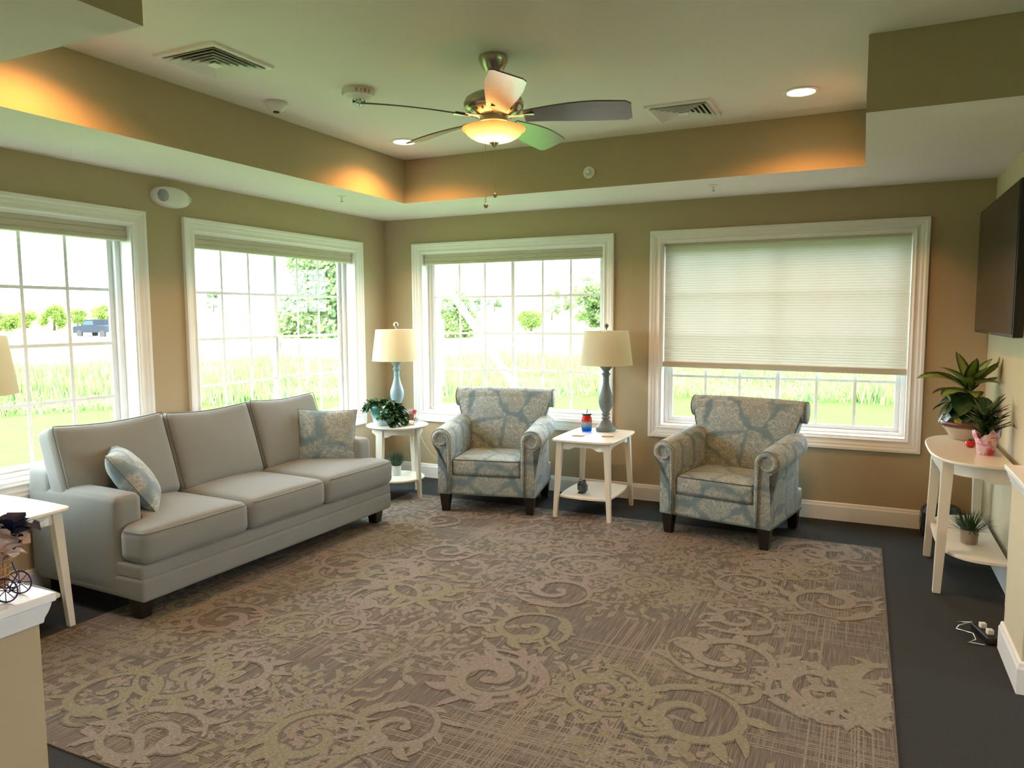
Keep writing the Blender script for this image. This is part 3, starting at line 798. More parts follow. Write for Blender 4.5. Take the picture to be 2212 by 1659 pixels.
chair_at('coral print armchair between the two lamp tables, left of the other armchair', (1.235, -.985), (1.90, -.84), (0, 0))
chair_at('coral print armchair in front of the window with the lowered shade', (2.975, -.835), (3.635, -.970), (0, 0))

# ================================================================ SIDE TABLES
def tleg(mb, x, y, z1, sx, sy, splay=.03, top=.024, bot=.015):
    mb.hexa([(x + sx * splay - bot, y + sy * splay - bot, .001), (x + sx * splay + bot, y + sy * splay - bot, .001), (x + sx * splay + bot, y + sy * splay + bot, .001), (x + sx * splay - bot, y + sy * splay + bot, .001)],
            [(x - top, y - top, z1), (x + top, y - top, z1), (x + top, y + top, z1), (x - top, y + top, z1)])
def apron_pts(a, b, zt, zh, zl):   # front view outline of a shaped apron from a to b
    L = b - a; pts = [(a, zt), (b, zt), (b, zl), (b - .05 * 1, zl)]
    for k in range(7): u = k / 6; pts.append((b - .05 - .05 * u, zl + (zh - zl) * (u * u * (3 - 2 * u))))
    for k in range(7): u = 1 - k / 6; pts.append((a + .05 + .05 * u, zl + (zh - zl) * (u * u * (3 - 2 * u))))
    return pts + [(a + .05, zl), (a, zl)]
def make_end_table(label, loc, rz):
    t = thing('end_table', label, 'side table', loc, rz)
    H = .61; wx, wy = .235, .32
    mb = MB(); mb.prism(rrect(-wx, -wy, wx, wy, .035, 5, bow=.012), H - .018, H); mb.build('table_top', m_table, t, bevel=.005)
    lx, ly = wx - .05, wy - .06
    for sy in (-1, 1):
        P = apron_pts(-lx + .02, lx - .02, H - .0185, H - .062, H - .082)
        mb = MB(); mb.extr([(x, sy * ly - .009, z) for x, z in P], (0, .018, 0)); mb.build('apron', m_table, t, bevel=.002)
    for sx in (-1, 1):
        P = apron_pts(-ly + .02, ly - .02, H - .0185, H - .062, H - .082)
        mb = MB(); mb.extr([(sx * lx - .009, y, z) for y, z in P], (.018, 0, 0)); mb.build('apron', m_table, t, bevel=.002)
        for sy in (-1, 1):
            mb = MB(); tleg(mb, sx * lx, sy * ly, H - .0185, sx, sy); mb.build('leg', m_table, t, bevel=.003)
    mb = MB(); mb.prism(rrect(-lx - .005, -ly - .005, lx + .005, ly + .005, .012, 3, bow=.022), .155, .172); mb.build('lower_shelf', m_table, t, bevel=.003)
    return t
make_end_table('cream rectangular lamp table with lower shelf, between the two armchairs', (2.305, -.51, 0.0), 0)
make_end_table('cream rectangular lamp table at the left end of the sofa, cut by the frame', (.345, -3.87, 0.0), R(90))

def make_round_table():
    t = thing('round_side_table', 'round cream side table in the corner between sofa and left armchair', 'side table', (.605, -.72, 0), R(-5))
    H = .62; r = .262
    mb = MB(); mb.lathe([(0, H - .018), (r - .012, H - .018), (r, H - .008), (r, H - .002), (r - .006, H), (0, H)], n=48); mb.build('table_top', m_table, t, smooth=True)
    ra = .205
    for k in range(4):
        a0 = k * PI / 2 + .13; a1 = (k + 1) * PI / 2 - .13; n = 14; vs = []; fs = []
        for i in range(n + 1):
            u = i / n; a = a0 + (a1 - a0) * u; e = min(u, 1 - u); z0 = H - .085 + .022 * max(0, min(1, (e - .1) / .15))
            for rr in (ra - .008, ra + .008):
                vs += [(rr * math.cos(a), rr * math.sin(a), z0), (rr * math.cos(a), rr * math.sin(a), H - .0185)]
        for i in range(n):
            b = i * 4; c = b + 4
            fs += [(b, c, c + 1, b + 1), (b + 2, b + 3, c + 3, c + 2), (b, b + 2, c + 2, c), (b + 1, c + 1, c + 3, b + 3)]
        fs += [(0, 1, 3, 2), (n * 4, n * 4 + 2, n * 4 + 3, n * 4 + 1)]
        mb = MB(); mb.add(vs, fs); mb.build('apron', m_table, t)
        a = k * PI / 2; mb = MB(); c, s_ = math.cos(a), math.sin(a)
        def P(rad, tan, z): return (c * rad - s_ * tan, s_ * rad + c * tan, z)
        mb.hexa([P(.215, -.014, .001), P(.245, -.014, .001), P(.245, .014, .001), P(.215, .014, .001)], [P(.185, -.022, H - .0185), P(.222, -.022, H - .0185), P(.222, .022, H - .0185), P(.185, .022, H - .0185)])
        mb.build('leg', m_table, t, bevel=.002)
    mb = MB(); mb.lathe([(0, .155), (.222, .155), (.226, .163), (.222, .171), (0, .171)], n=44); mb.build('lower_shelf', m_table, t, smooth=True)
make_round_table()

def make_console():
    t = thing('console_table', 'cream half-round console table against the right wall below the television', 'console table', (4.905, -.92, 0))
    H = .75; a_, b_ = .368, .545
    def outline(sc_x, sc_y, n=40):
        pts = [(0, b_ * sc_y), ]
        for i in range(n + 1):
            th = PI / 2 + PI * i / n; c, s_ = math.cos(th), math.sin(th)
            pts.append((-a_ * sc_x * abs(c) ** .60, b_ * sc_y * math.copysign(abs(s_) ** .62, s_)))
        return pts[1:]
    mb = MB(); mb.prism(outline(1, 1), H - .018, H); mb.build('table_top', m_table, t, bevel=.005)
    O = outline(.90, .90, 60)
    mb = MB(); n = len(O); vs = []; fs = []
    for i, (x, y) in enumerate(O):
        u = i / (n - 1) * 3 % 1; e = min(u, 1 - u); z0 = H - .105 + .022 * max(0, min(1, (e - .12) / .12))
        k = .955
        for q in (1, k): vs += [(x * q, y * q, z0), (x * q, y * q, H - .0185)]
    for i in range(n - 1):
        b = i * 4; c = b + 4
        fs += [(b, c, c + 1, b + 1), (b + 2, b + 3, c + 3, c + 2), (b, b + 2, c + 2, c), (b + 1, c + 1, c + 3, b + 3)]
    mb.add(vs, fs); mb.build('apron', m_table, t)
    for (x, y, sx, sy) in ((-.290, -.37, -.6, -1), (-.290, .25, -.6, .3), (-.04, .46, 0, .3), (.008, -.515, 0, 0)):
        mb = MB(); tleg(mb, x, y, H - .0185, sx, sy, .05, .030 if x < 0 else .022, .020); mb.build('leg', m_table, t, bevel=.003)
    mb = MB(); mb.prism(outline(.86, .93), .212, .230); mb.build('lower_shelf', m_table, t, bevel=.003)
make_console()
# ================================================================ LAMPS
def make_lamp(label, loc, lit, mat_base, mat_fin, ball=.017):
    t = thing('table_lamp', label, 'table lamp', loc)
    prof = [(0, .0), (.078, 0), (.080, .008), (.080, .030), (.074, .036), (.066, .042), (.050, .062), (.040, .082), (.030, .090), (.026, .098), (.036, .104), (.038, .110), (.028, .116), (.024, .126), (.034, .132), (.036, .140), (.026, .148),
            (.040, .172), (.054, .205), (.060, .240), (.058, .268), (.048, .300), (.036, .335), (.027, .372), (.024, .405), (.026, .415), (.023, .418), (.025, .445), (.034, .455), (.036, .462), (.026, .468), (.022, .480), (.030, .490), (.048, .512), (.060, .530), (.066, .545), (.067, .552), (.058, .553), (.0, .553)]
    k = 1.0
    mb = MB(); mb.lathe([(a, b * k) for a, b in prof], n=36); mb.build('lamp_base', mat_base, t, smooth=True)
    zb, zt = .505 + .028, .505 + .298
    zb, zt = .532, .802
    mb = MB(); mb.lathe([(0, .5535), (.010, .5535), (.010, .59), (.016, .60), (.016, .64), (.004, .65), (.004, zt + .012), (0, zt + .012)], n=12)
    for a in (0, 2 * PI / 3, 4 * PI / 3): mb.tube([(0, 0, zt - .006), (.172 * math.cos(a), .172 * math.sin(a), zt - .006)], .0018, 5)
    mb.build('lamp_stem', m_nickel, t, smooth=True)
    if lit:
        mb = MB(); mb.lathe([(0, .641), (.012, .645), (.028, .67), (.030, .69), (.02, .715), (0, .722)], c=(0, 0, 0), n=16)
        s = NT('lamp_bulb_glow'); e = s.n('Emission', {'Color': (1, .72, .4, 1), 'Strength': 25.0}); s.t.links.new(e.outputs[0], s.out.inputs[0])
        mb.build('bulb', s.m, t, smooth='all')
    r0, r1 = .212, .176; e = .0018
    mb = MB(); n = 48; vs = []; fs = []
    pr = [(r0, zb), (r0 - .002, zb + .004), (r1, zt - .004), (r1 - .001, zt), (r1 - e, zt), (r1 - e, zt - .004), (r0 - .002 - e, zb + .004), (r0 - e, zb)]
    for a, z in pr:
        for j in range(n): vs.append((a * math.cos(2 * PI * j / n), a * math.sin(2 * PI * j / n), z))
    m = len(pr)
    for i in range(m):
        for j in range(n): fs.append((i * n + j, i * n + (j + 1) % n, ((i + 1) % m) * n + (j + 1) % n, ((i + 1) % m) * n + j))
    mb.add(vs, fs); mb.build('lamp_shade', m_lshade, t, smooth=True)
    z0 = zt + .012; mb = MB(); mb.lathe([(0, z0), (.006, z0), (.005, z0 + .008), (.009, z0 + .014)] + [(ball * math.sin(R(a)), z0 + .014 + ball * .9 - ball * math.cos(R(a))) for a in range(30, 181, 15)], n=18)
    mb.build('finial', mat_fin, t, smooth='all')
    return t
m_lblue = simple('light_blue_lamp_paint', (0.22, 0.32, 0.36), 0.45, var=.1)
m_lgrey = simple('weathered_blue_grey_lamp_paint', (0.13, 0.165, 0.165), 0.55, var=.2, sc=25)
def clear_mat(nm, col, rough=.05):
    s = NT(nm); b = s.n('BsdfPrincipled', {'Base Color': col + (1,), 'Roughness': rough, 'Transmission Weight': 1.0, 'IOR': 1.45}); s.t.links.new(b.outputs[0], s.out.inputs[0]); return s.m
m_crystal = clear_mat('clear_crystal', (.85, .9, .95))
corner_lamp = make_lamp('pale blue table lamp with crystal finial on the round corner table, faintly lit', (.500, -.560, .6205), True, m_lblue, m_crystal, .021)
make_lamp('weathered grey-blue table lamp on the table between the armchairs', (2.325, -.300, .611), False, m_lgrey, m_lgrey, .017)
make_lamp('table lamp at the left edge with only its cream shade showing', (.275, -3.87, .611), False, m_lgrey, m_lgrey, .017).scale = (1.04, 1.04, 1.05)

# ================================================================ SMALL THINGS
def coaster(label, loc, rz, s, col, nm='coaster', cat='coaster'):
    m = simple('stone_' + nm, col, .6, var=.1, sc=40)
    t = thing(nm, label, cat, loc, rz); mb = MB(); mb.prism(rrect(-s, -s, s, s, .006, 3), 0.0005, .009); mb.build('slab', m, t, bevel=.002)
    mb = MB(); mb.prism(rrect(-s + .006, -s + .006, s - .006, s - .006, .004, 2), .0092, .0100); mb.build('face', simple(nm + '_face', tuple(x * 1.08 for x in col), .5, var=.25, sc=30), t)
    return t
coaster('pale square coaster at the left corner of the lamp table between the armchairs', (2.20, -.60, .611), .25, .046, (.62, .56, .50))
coaster('square coaster with a faint red print by the grey-blue lamp', (2.42, -.54, .611), .3, .046, (.60, .50, .44))
coaster('flat tan stone tile under the flower cart on the round table', (.700, -.695, .6205), .55, .055, (.52, .46, .36), 'stone_tile', 'tile')

def jar():
    t = thing('jar_tumbler', 'red, white and blue glass jar tumbler with black lid and straw', 'tumbler', (2.19, -.375, .6115))
    s = NT('tri_colour_glass'); sp = s.n('SeparateXYZ', {0: s.obj()})
    r = s.t.nodes.new('ShaderNodeValToRGB'); e = r.color_ramp.elements
    e[0].position = 0; e[0].color = (.0, .10, .62, 1); e[1].position = 1; e[1].color = (.75, .02, .01, 1)
    for p, c in ((.22, (.0, .16, .70, 1)), (.36, (.30, .42, .50, 1)), (.52, (.48, .50, .52, 1)), (.66, (.75, .05, .03, 1))):
        q = e.new(p); q.color = c
    s.put(r.inputs[0], s.math('MULTIPLY', sp.outputs[2], 1 / .13))
    b = s.n('BsdfPrincipled', {'Base Color': r.outputs[0], 'Roughness': .1, 'Transmission Weight': .55, 'IOR': 1.3}); s.t.links.new(b.outputs[0], s.out.inputs[0])
    mb = MB(); mb.lathe([(0, 0), (.038, 0), (.042, .005), (.0425, .03), (.041, .035), (.0425, .04), (.0425, .095), (.038, .112), (.032, .120), (.032, .128)], n=32); mb.build('glass_body', s.m, t, smooth=True)
    mb = MB(); mb.lathe([(0, .1285), (.036, .1285), (.037, .131), (.037, .140), (.034, .144), (0, .144)], n=32); mb.build('lid', m_black, t, smooth=True)
    mb = MB(); mb.tube([(0, 0, .01), (.001, 0, .14), (.004, 0, .178)], .0035, 8); mb.build('straw', m_black, t, smooth='all')
jar()

def owl():
    t = thing('owl_figurine', 'small dark blue-grey owl figurine on the lower shelf between the armchairs', 'figurine', (2.255, -.645, .1725), R(-15))
    m = simple('owl_glaze', (.045, .055, .065), .4, var=.5, sc=60); mk = simple('owl_dark', (.008, .008, .01), .3); mg = simple('owl_breast', (.06, .09, .095), .4, var=.4, sc=90)
    mb = MB(); mb.lathe([(0, 0), (.024, 0), (.032, .012), (.036, .035), (.034, .055), (.030, .070), (.029, .080), (.026, .092), (.015, .100), (0, .102)], n=20); mb.build('body', m, t, smooth='all')
    for s_ in (-1, 1):
        mb = MB(); mb.lathe([(.010, 0), (.006, .008), (0, .014)], c=(s_ * .018, 0, .094), n=8); mb.build('ear_tuft', mk, t)
        mb = MB(); mb.lathe([(0, -.004), (.012, -.003), (.012, .003), (.008, .005), (0, .0055)], n=14, mt=Matrix.Translation((s_ * .012, -.0265, .082)) @ Matrix.Rotation(R(90), 4, 'X')); e_ = mb.build('eye_disc', mk, t, smooth=True)
        mb = MB(); mb.lathe([(0, 0), (.0045, 0), (.003, .003), (0, .004)], n=10, mt=Matrix.Translation((s_ * .012, -.032, .083)) @ Matrix.Rotation(R(90), 4, 'X')); mb.build('pupil', m_whitep, e_, smooth=True)
        mb = MB(); cushion(mb, (s_ * .033, .0, .045), (.006, .018, .026), .006, (0, 0, 0), 4); mb.build('wing', m, t, smooth='all')
        mb = MB(); cushion(mb, (s_ * .012, -.028, .005), (.009, .010, .005), .004, (0, 0, 0), 3); mb.build('foot', mk, t, smooth='all')
    mb = MB(); mb.lathe([(.004, 0), (0, .010)], n=6, mt=Matrix.Translation((0, -.031, .074)) @ Matrix.Rotation(R(100), 4, 'X')); mb.build('beak', mk, t)
    mb = MB(); cushion(mb, (0, -.026, .04), (.017, .011, .024), .010, (0, 0, 0), 5); mb.build('breast', mg, t, smooth='all')
owl()

# ---------------------------------------------------------------- leaves
def leaf(mb, p, az, elev, L, W, droop=.6, n=7, twist=0, fold=.25, taper=1.0):
    """arched leaf starting at p; azimuth az, elevation elev (deg), curving down by droop rad"""
    x, y, z = p; vs = []; uvs = []; fs = []
    side0 = Vector((-math.sin(az), math.cos(az), 0))
    for i in range(n + 1):
        t = i / n; e = R(elev) - droop * t
        d = Vector((math.cos(az) * math.cos(e), math.sin(az) * math.cos(e), math.sin(e)))
        nrm = Vector((-math.cos(az) * math.sin(e), -math.sin(az) * math.sin(e), math.cos(e)))
        sd = (side0 * math.cos(twist) + nrm * math.sin(twist)).normalized(); nn = d.cross(sd) * -1
        ww = W / 2 * (math.sin(PI * min(1, (t * .97 + .03) ** taper)) ** .75) if i < n else .0004
        c = Vector((x, y, z))
        vs += [c - sd * ww + nrm * (fold * ww), c, c + sd * ww + nrm * (fold * ww)]; uvs += [(0, t), (.5, t), (1, t)]
        x += d.x * L / n; y += d.y * L / n; z += d.z * L / n
    for i in range(n):
        a = i * 3; fs += [(a, a + 1, a + 4, a + 3), (a + 1, a + 2, a + 5, a + 4)]
    mb.add(vs, fs, 0, uvs)
    return (x, y, z)

def ivy():
    t = thing('potted_ivy', 'trailing dark green vine in a turquoise and white pot on the round table', 'potted plant', (.520, -.815, .6205))
    s = NT('turquoise_to_white_glaze'); sp = s.n('SeparateXYZ', {0: s.obj()})
    f = s.ramp(s.math('ADD', s.math('MULTIPLY', sp.outputs[2], 1 / .15), s.math('MULTIPLY', s.noise(s.obj(), 20), .15)), .28, .72)
    m = s.done(s.mix(f, (.55, .62, .66, 1), (.10, .36, .36, 1)), .25)
    mb = MB(); mb.lathe([(0, 0), (.062, 0), (.068, .004), (.100, .125), (.106, .150), (.102, .153), (.097, .148), (.092, .128), (0, .128)], n=36); mb.build('pot', m, t, smooth=True)
    mb = MB(); mb.lathe([(.0925, .129), (.05, .133), (0, .136)], n=20); mb.build('soil', m_soil, t, smooth='all')
    rnd = random.Random(3); stems = MB(); lv = MB()
    for k in range(27):
        az = rnd.uniform(-PI, PI); spill = rnd.random() < .6
        if spill: az = rnd.uniform(-.90, .30)       # mostly spills over the right side
        r = .02; z = .135; L = rnd.uniform(.75, 1.2); pts = []; n = rnd.choice((7, 9, 10)) if spill else 6
        el = R(rnd.uniform(25, 60)); x = y = 0
        if spill: x, y = .05 * math.cos(az), .05 * math.sin(az)
        for i in range(n):
            pts.append((x, y, max(z, .012)))
            st = .030 * L; x += math.cos(az) * math.cos(el) * st; y += math.sin(az) * math.cos(el) * st; z += math.sin(el) * st; el -= .32 * (1 if math.hypot(x, y) < .12 else 1.9)
            el = max(el, -1.45)
            if math.hypot(x, y) < .112 and z < .15: z = .155
            if i > 1:
                for _ in range(2): leaf(lv, (x, y, max(z, .03)), az + rnd.uniform(-1.3, 1.3), rnd.uniform(-30, 40), rnd.uniform(.045, .07), rnd.uniform(.036, .050), rnd.uniform(.4, 1.3), 5, rnd.uniform(-.6, .6))
        stems.tube(pts, .0016, 5)
    for k in range(38):
        a = rnd.uniform(0, 6.28); r = rnd.uniform(.01, .09); leaf(lv, (r * math.cos(a), r * math.sin(a), .16 + rnd.uniform(0, .03)), a + rnd.uniform(-.6, .6), rnd.uniform(10, 70), .06, .042, .8, 5, rnd.uniform(-.5, .5))
    stems.build('stems', m_dkleaf, t, smooth='all'); lv.build('foliage', m_ivy, t, smooth='all')
ivy()

def wire_flowers(name, label, loc, rz, sc, cols, cart):
    t = thing(name, label, 'flower ornament', loc, rz); rnd = random.Random(5)
    mw = simple('wicker', (.42, .24, .11), .8, var=.4, sc=60)
    q = lambda P: [(a * sc, b * sc, c * sc) for a, b, c in P]
    mb = MB(); mb.lathe([(0, .022 * sc), (.022 * sc, .022 * sc), (.030 * sc, .075 * sc), (.028 * sc, .078 * sc), (.02 * sc, .06 * sc), (0, .06 * sc)], n=20)
    for k in range(16):
        a = k * PI / 8; mb.tube(q([(.0225 * math.cos(a), .0225 * math.sin(a), .024), (.027 * math.cos(a + .1), .027 * math.sin(a + .1), .05), (.0305 * math.cos(a), .0305 * math.sin(a), .075)]), .0018 * sc, 5)
    for z, r in ((.03, .0245), (.045, .0268), (.06, .029), (.074, .0312)): mb.tube(q([(r * math.cos(k * PI / 10), r * math.sin(k * PI / 10), z) for k in range(20)]), .0022 * sc, 5, closed=True)
    mb.build('basket', mw, t, smooth='all')
    mb = MB()
    def ring(cx, cy, cz, r, ax): return [((cx + r * math.cos(a)) if ax == 'y' else cx, cy if ax == 'y' else (cy + r * math.cos(a)), cz + r * math.sin(a)) for a in [k * PI / 10 for k in range(20)]]
    for x, y in (((-.034, -.0), (.040, -.025), (.040, .025)) if cart else ((-.034, -.022), (-.034, .022), (.034, -.022), (.034, .022))):
        R_ = .019 if cart else .022; mb.tube(q(ring(x, y, R_ + .001, R_, 'y')), .0016 * sc, 5, closed=True)
        for k in range(4): a = k * PI / 4; mb.tube(q([(x - R_ * math.cos(a), y, R_ + .001 - R_ * math.sin(a)), (x + R_ * math.cos(a), y, R_ + .001 + R_ * math.sin(a))]), .0009 * sc, 4)
    mb.tube(q([(.040, -.025, .02), (.040, .025, .02)]), .0014 * sc, 5); mb.tube(q([(-.034, 0, .02), (.040, 0, .0205)]), .0016 * sc, 5)
    mb.tube(q([(-.034, 0, .02), (-.036, 0, .06), (-.030, 0, .095), (-.045, 0, .10)]), .0018 * sc, 5); mb.tube(q([(-.036, -.022, .088), (-.036, 0, .094), (-.036, .022, .088)]), .0014 * sc, 5)
    mb.tube(q([(.03, 0, .022), (.044, 0, .045), (.036, 0, .07)]), .0014 * sc, 5)
    mb.build('wire_frame', m_black if cart else simple('dark_blue_wire', (.02, .01, .08), .3), t, smooth='all')
    for k, (col, x, y, z, r) in enumerate(cols):
        m = simple('petals_%s' % k, col, .6, var=.12, sc=60); mb = MB()
        for j in range(7 if cart else 8):
            a = rnd.uniform(0, 6.28); leaf(mb, (x * sc, y * sc, z * sc), a, rnd.uniform(0, 70), r * sc, r * .8 * sc, rnd.uniform(.3, 1.4), 5, rnd.uniform(-.5, .5), fold=.4, taper=1.6)
        mb.build('flower', m, t, smooth='all')
    return t
wh = (.72, .72, .80); rd = (.75, .06, .08)
wire_flowers('flower_cart', 'little black wire tricycle cart with white and red flowers on the round table', (.70, -.655, .6305), R(20), 1.0,
             [(wh, -.012, -.01, .085, .026), (wh, .010, .0, .09, .028), (wh, .0, .014, .095, .024), (wh, -.02, .01, .088, .022), (rd, .032, -.006, .082, .030), (rd, .028, .01, .094, .024), (wh, .014, -.016, .08, .024)], True)
pk = (.70, .56, .50); nv = (.012, .015, .06)
wire_flowers('flower_basket', 'artificial cream and navy flowers in a wire basket on the left half wall', (2.285, -4.90, .8605), R(30), 1.3,
             [(pk, .02, .01, .10, .045), (pk, .03, -.01, .085, .040), (pk, .0, .02, .11, .04), (nv, .02, .035, .105, .045), (nv, .03, .025, .12, .045), (nv, -.01, -.01, .115, .04), (pk, -.02, -.02, .09, .045), ((.6, .03, .08), -.02, .03, .12, .035)], False)

def grass_pot(label, loc, pot_r, pot_h, pot_mat, gh, spread, seed, tap=.92):
    t = thing('potted_grass', label, 'potted plant', loc); rnd = random.Random(seed)
    mb = MB(); mb.lathe([(0, 0), (pot_r * tap * .93, 0), (pot_r * tap, .006), (pot_r, pot_h * .9), (pot_r, pot_h), (pot_r * .92, pot_h), (pot_r * .9, pot_h * .85), (0, pot_h * .85)], n=32); mb.build('pot', pot_mat, t, smooth=True)
    mb = MB()
    for k in range(230):
        a = rnd.uniform(0, 6.28); r = pot_r * .82 * math.sqrt(rnd.random()); o = r / pot_r
        leaf(mb, (r * math.cos(a), r * math.sin(a), pot_h * .86), a + rnd.uniform(-.5, .5), 90 - spread * o * rnd.uniform(.5, 1.5), gh * rnd.uniform(.65, 1.1), .0045, rnd.uniform(.1, .7) * o + (.9 if rnd.random() < .04 else 0), 5)
    mb.build('blades', m_grassf, t, smooth='all')
grass_pot('faux grass in a small white pot on the round table lower shelf', (.575, -.700, .1715), .040, .085, simple('white_ceramic', (.62, .62, .60), .4), .135, 32, 1)
grass_pot('faux grass in a tan pot on the console table lower shelf', (4.758, -1.085, .2305), .046, .080, simple('tan_ceramic', (.30, .22, .16), .5, var=.15), .125, 70, 2)

def dief():
    t = thing('potted_dumb_cane', 'large variegated leafy plant in a cream bowl with brown rim on the console', 'potted plant', (4.782, -.55, .7505), 0)
    s = NT('glazed_cream_bowl'); sp = s.n('SeparateXYZ', {0: s.obj()})
    f = s.ramp(s.math('ADD', sp.outputs[2], s.math('MULTIPLY', s.noise(s.obj(), 25), .012)), .082, .09)
    m = s.done(s.mix(f, (.50, .40, .30, 1), (.13, .05, .03, 1)), .25)
    mb = MB(); mb.lathe([(0, 0), (.080, 0), (.090, .006), (.118, .050), (.140, .086), (.148, .092), (.150, .108), (.145, .115), (.136, .110), (.126, .092), (0, .092)], n=44); mb.build('bowl', m, t, smooth=True)
    mb = MB(); mb.lathe([(.1165, .0935), (.08, .099), (0, .101)], n=24); mb.build('soil', m_soil, t, smooth='all')
    rnd = random.Random(9); st = MB(); v = MB(); d = MB()
    st.tube([(0, 0, .09), (.005, .0, .16), (-.01, 0, .24), (.0, .0, .30)], [.013, .012, .010, .007], 8)
    st.tube([(-.05, .02, .09), (-.06, .02, .15), (-.085, .0, .21), (-.10, -.02, .235)], .005, 7)
    top = Vector((0, 0, .315))
    # bright crown: az measured in world, camera looks from -y/-x side
    for az, el, L, W, dr in ((160, 42, .25, .066, .75), (190, 32, .26, .072, .9), (225, 20, .20, .07, .9), (340, 48, .26, .070, .25), (300, 55, .20, .06, .5), (120, 68, .24, .05, .35), (20, 62, .20, .05, .3), (275, 15, .17, .065, .8), (60, 50, .2, .06, .5), (205, 55, .22, .06, .7), (320, 28, .2, .065, .8), (250, 45, .18, .06, .9), (145, 20, .2, .06, 1.0), (285, 70, .2, .05, .3), (0, 35, .18, .06, .6)):
        leaf(v, tuple(top + Vector((rnd.uniform(-.01, .01), rnd.uniform(-.01, .01), rnd.uniform(-.03, .02)))), R(az), el, L * 1.18, W * 1.75, dr, 9, rnd.uniform(-.3, .3))
    for az, el, L, W, dr in ((170, 12, .17, .07, 1.3), (215, -5, .18, .07, 1.2), (330, 20, .22, .07, 1.4), (300, -10, .2, .075, 1.0), (10, 15, .2, .07, 1.5), (250, -10, .2, .085, 1.0), (260, -40, .17, .09, .5), (355, -10, .2, .07, .9), (185, -25, .18, .075, .8), (230, -30, .17, .08, .6), (285, -35, .2, .08, .6), (315, -25, .2, .07, .9), (160, -5, .16, .06, 1.1)):
        leaf(d, tuple(top + Vector((0, 0, rnd.uniform(-.11, -.03)))), R(az), el, L * 1.1, W * 1.6, dr, 8, rnd.uniform(-.4, .4))
    for az, el, L, W in ((200, 60, .10, .055), (240, -60, .08, .04), (150, -20, .13, .045), (190, -50, .12, .035), (300, 20, .11, .05)):
        leaf(v if W > .05 else d, (-.10, -.02, .235), R(az), el, L, W, .5, 7, rnd.uniform(-.4, .4))
    st.tube([(-.06, .02, .15), (-.11, 0, .16), (-.14, -.02, .15)], .003, 6); leaf(d, (-.14, -.02, .155), R(200), -60, .06, .035, .3)
    st.tube([(0, 0, .29), (.02, .01, .36), (.05, .02, .44)], [.004, .003, .002], 6)
    for q in (st, v, d): q.v = [(min(p[0], .140 - .02 * (i % 3) * .1), p[1], p[2]) for i, p in enumerate(q.v)]
    st.build('stem', m_dkleaf, t, smooth='all'); v.build('variegated_leaves', m_dief, t, smooth='all'); d.build('dark_leaves', m_dkleaf, t, smooth='all')
    mb = MB(); mb.add([(-.070, -.055, .095), (-.045, -.07, .095), (-.038, -.065, .125), (-.06, -.05, .155), (-.092, -.045, .150)], [(0, 1, 2, 3, 4)])
    o = mb.build('plant_tag', simple('yellow_card', (.62, .42, .03), .6), t); sm = o.modifiers.new('solid', 'SOLIDIFY'); sm.thickness = .001
dief()

def pinkplant():
    t = thing('potted_gift_plant', 'dark leafy plant in a pot wrapped with pink and white paper on the console', 'potted plant', (4.815, -1.09, .7505))
    s = NT('pink_floral_wrap'); o = s.obj(); f = s.noise(o, 26, 2, .5, 1.5); g = s.noise(o, 14, 2)
    c = s.mix(s.ramp(f, .45, .55), (.72, .55, .58, 1), (.62, .22, .30, 1)); c = s.mix(s.ramp(g, .60, .64), c, (.60, .05, .10, 1))
    m = s.done(c, .45)
    mb = MB(); n = 40; vs = []; fs = []
    for j, (r, z) in enumerate(((.040, .0), (.043, .004), (.052, .07), (.060, .095), (.070, .12))):
        for k in range(n):
            a = 2 * PI * k / n; wv = (1 + .03 * math.sin(7 * a) * (j / 4)); zz = z + (.022 * math.sin(4 * a + .6) + .01 * math.sin(9 * a) if j == 4 else (.006 * math.sin(4 * a) if j == 3 else 0))
            vs.append((r * wv * math.cos(a), r * wv * math.sin(a), zz))
    for j in range(4):
        for k in range(n): fs.append((j * n + k, j * n + (k + 1) % n, (j + 1) * n + (k + 1) % n, (j + 1) * n + k))
    fs.append(tuple(range(n))[::-1]); mb.add(vs, fs); w_ = mb.build('paper_wrap', m, t, smooth=True); sm = w_.modifiers.new('solid', 'SOLIDIFY'); sm.thickness = .0015
    mb = MB(); mb.lathe([(0, .002), (.036, .002), (.046, .085), (.040, .088), (0, .082)], n=20); mb.build('pot', simple('inner_pot', (.2, .12, .1), .6), t, smooth=True)
    mb = MB(); mb.lathe([(.0395, .0885), (0, .09)], n=16); mb.build('soil', m_soil, t)
    rnd = random.Random(21); d = MB()
    for k in range(10):     # clustered fans of short strap leaves on upright stems
        a = rnd.uniform(0, 6.28); r = .02; x, y = r * math.cos(a), r * math.sin(a); h = rnd.uniform(.06, .20); sx, sy = x * 2.2, y * 2.2
        d.tube([(x, y, .085), (x * 1.5, y * 1.5, .085 + h * .6), (sx, sy, .085 + h)], [.0045, .004, .003], 6)
        for i in range(8): leaf(d, (x + (sx - x) * i / 8, y + (sy - y) * i / 8, .085 + h * (.25 + .75 * i / 8)), rnd.uniform(0, 6.28), rnd.uniform(25, 75), rnd.uniform(.09, .15), .028, rnd.uniform(.2, .8), 6)
    for az in (-20, -60, 20): leaf(d, (.02, 0, .12), R(az), 45, .22, .022, 1.2, 8)
    d.v = [(min(p[0], .118 - .002 * (i % 3)), p[1], p[2]) for i, p in enumerate(d.v)]
    fx = MB(); fx.v = d.v; fx.f = d.f; fx.mi = d.mi; fx.uv = d.uv
    fx.build('foliage', m_dkleaf, t, smooth='all')
pinkplant()

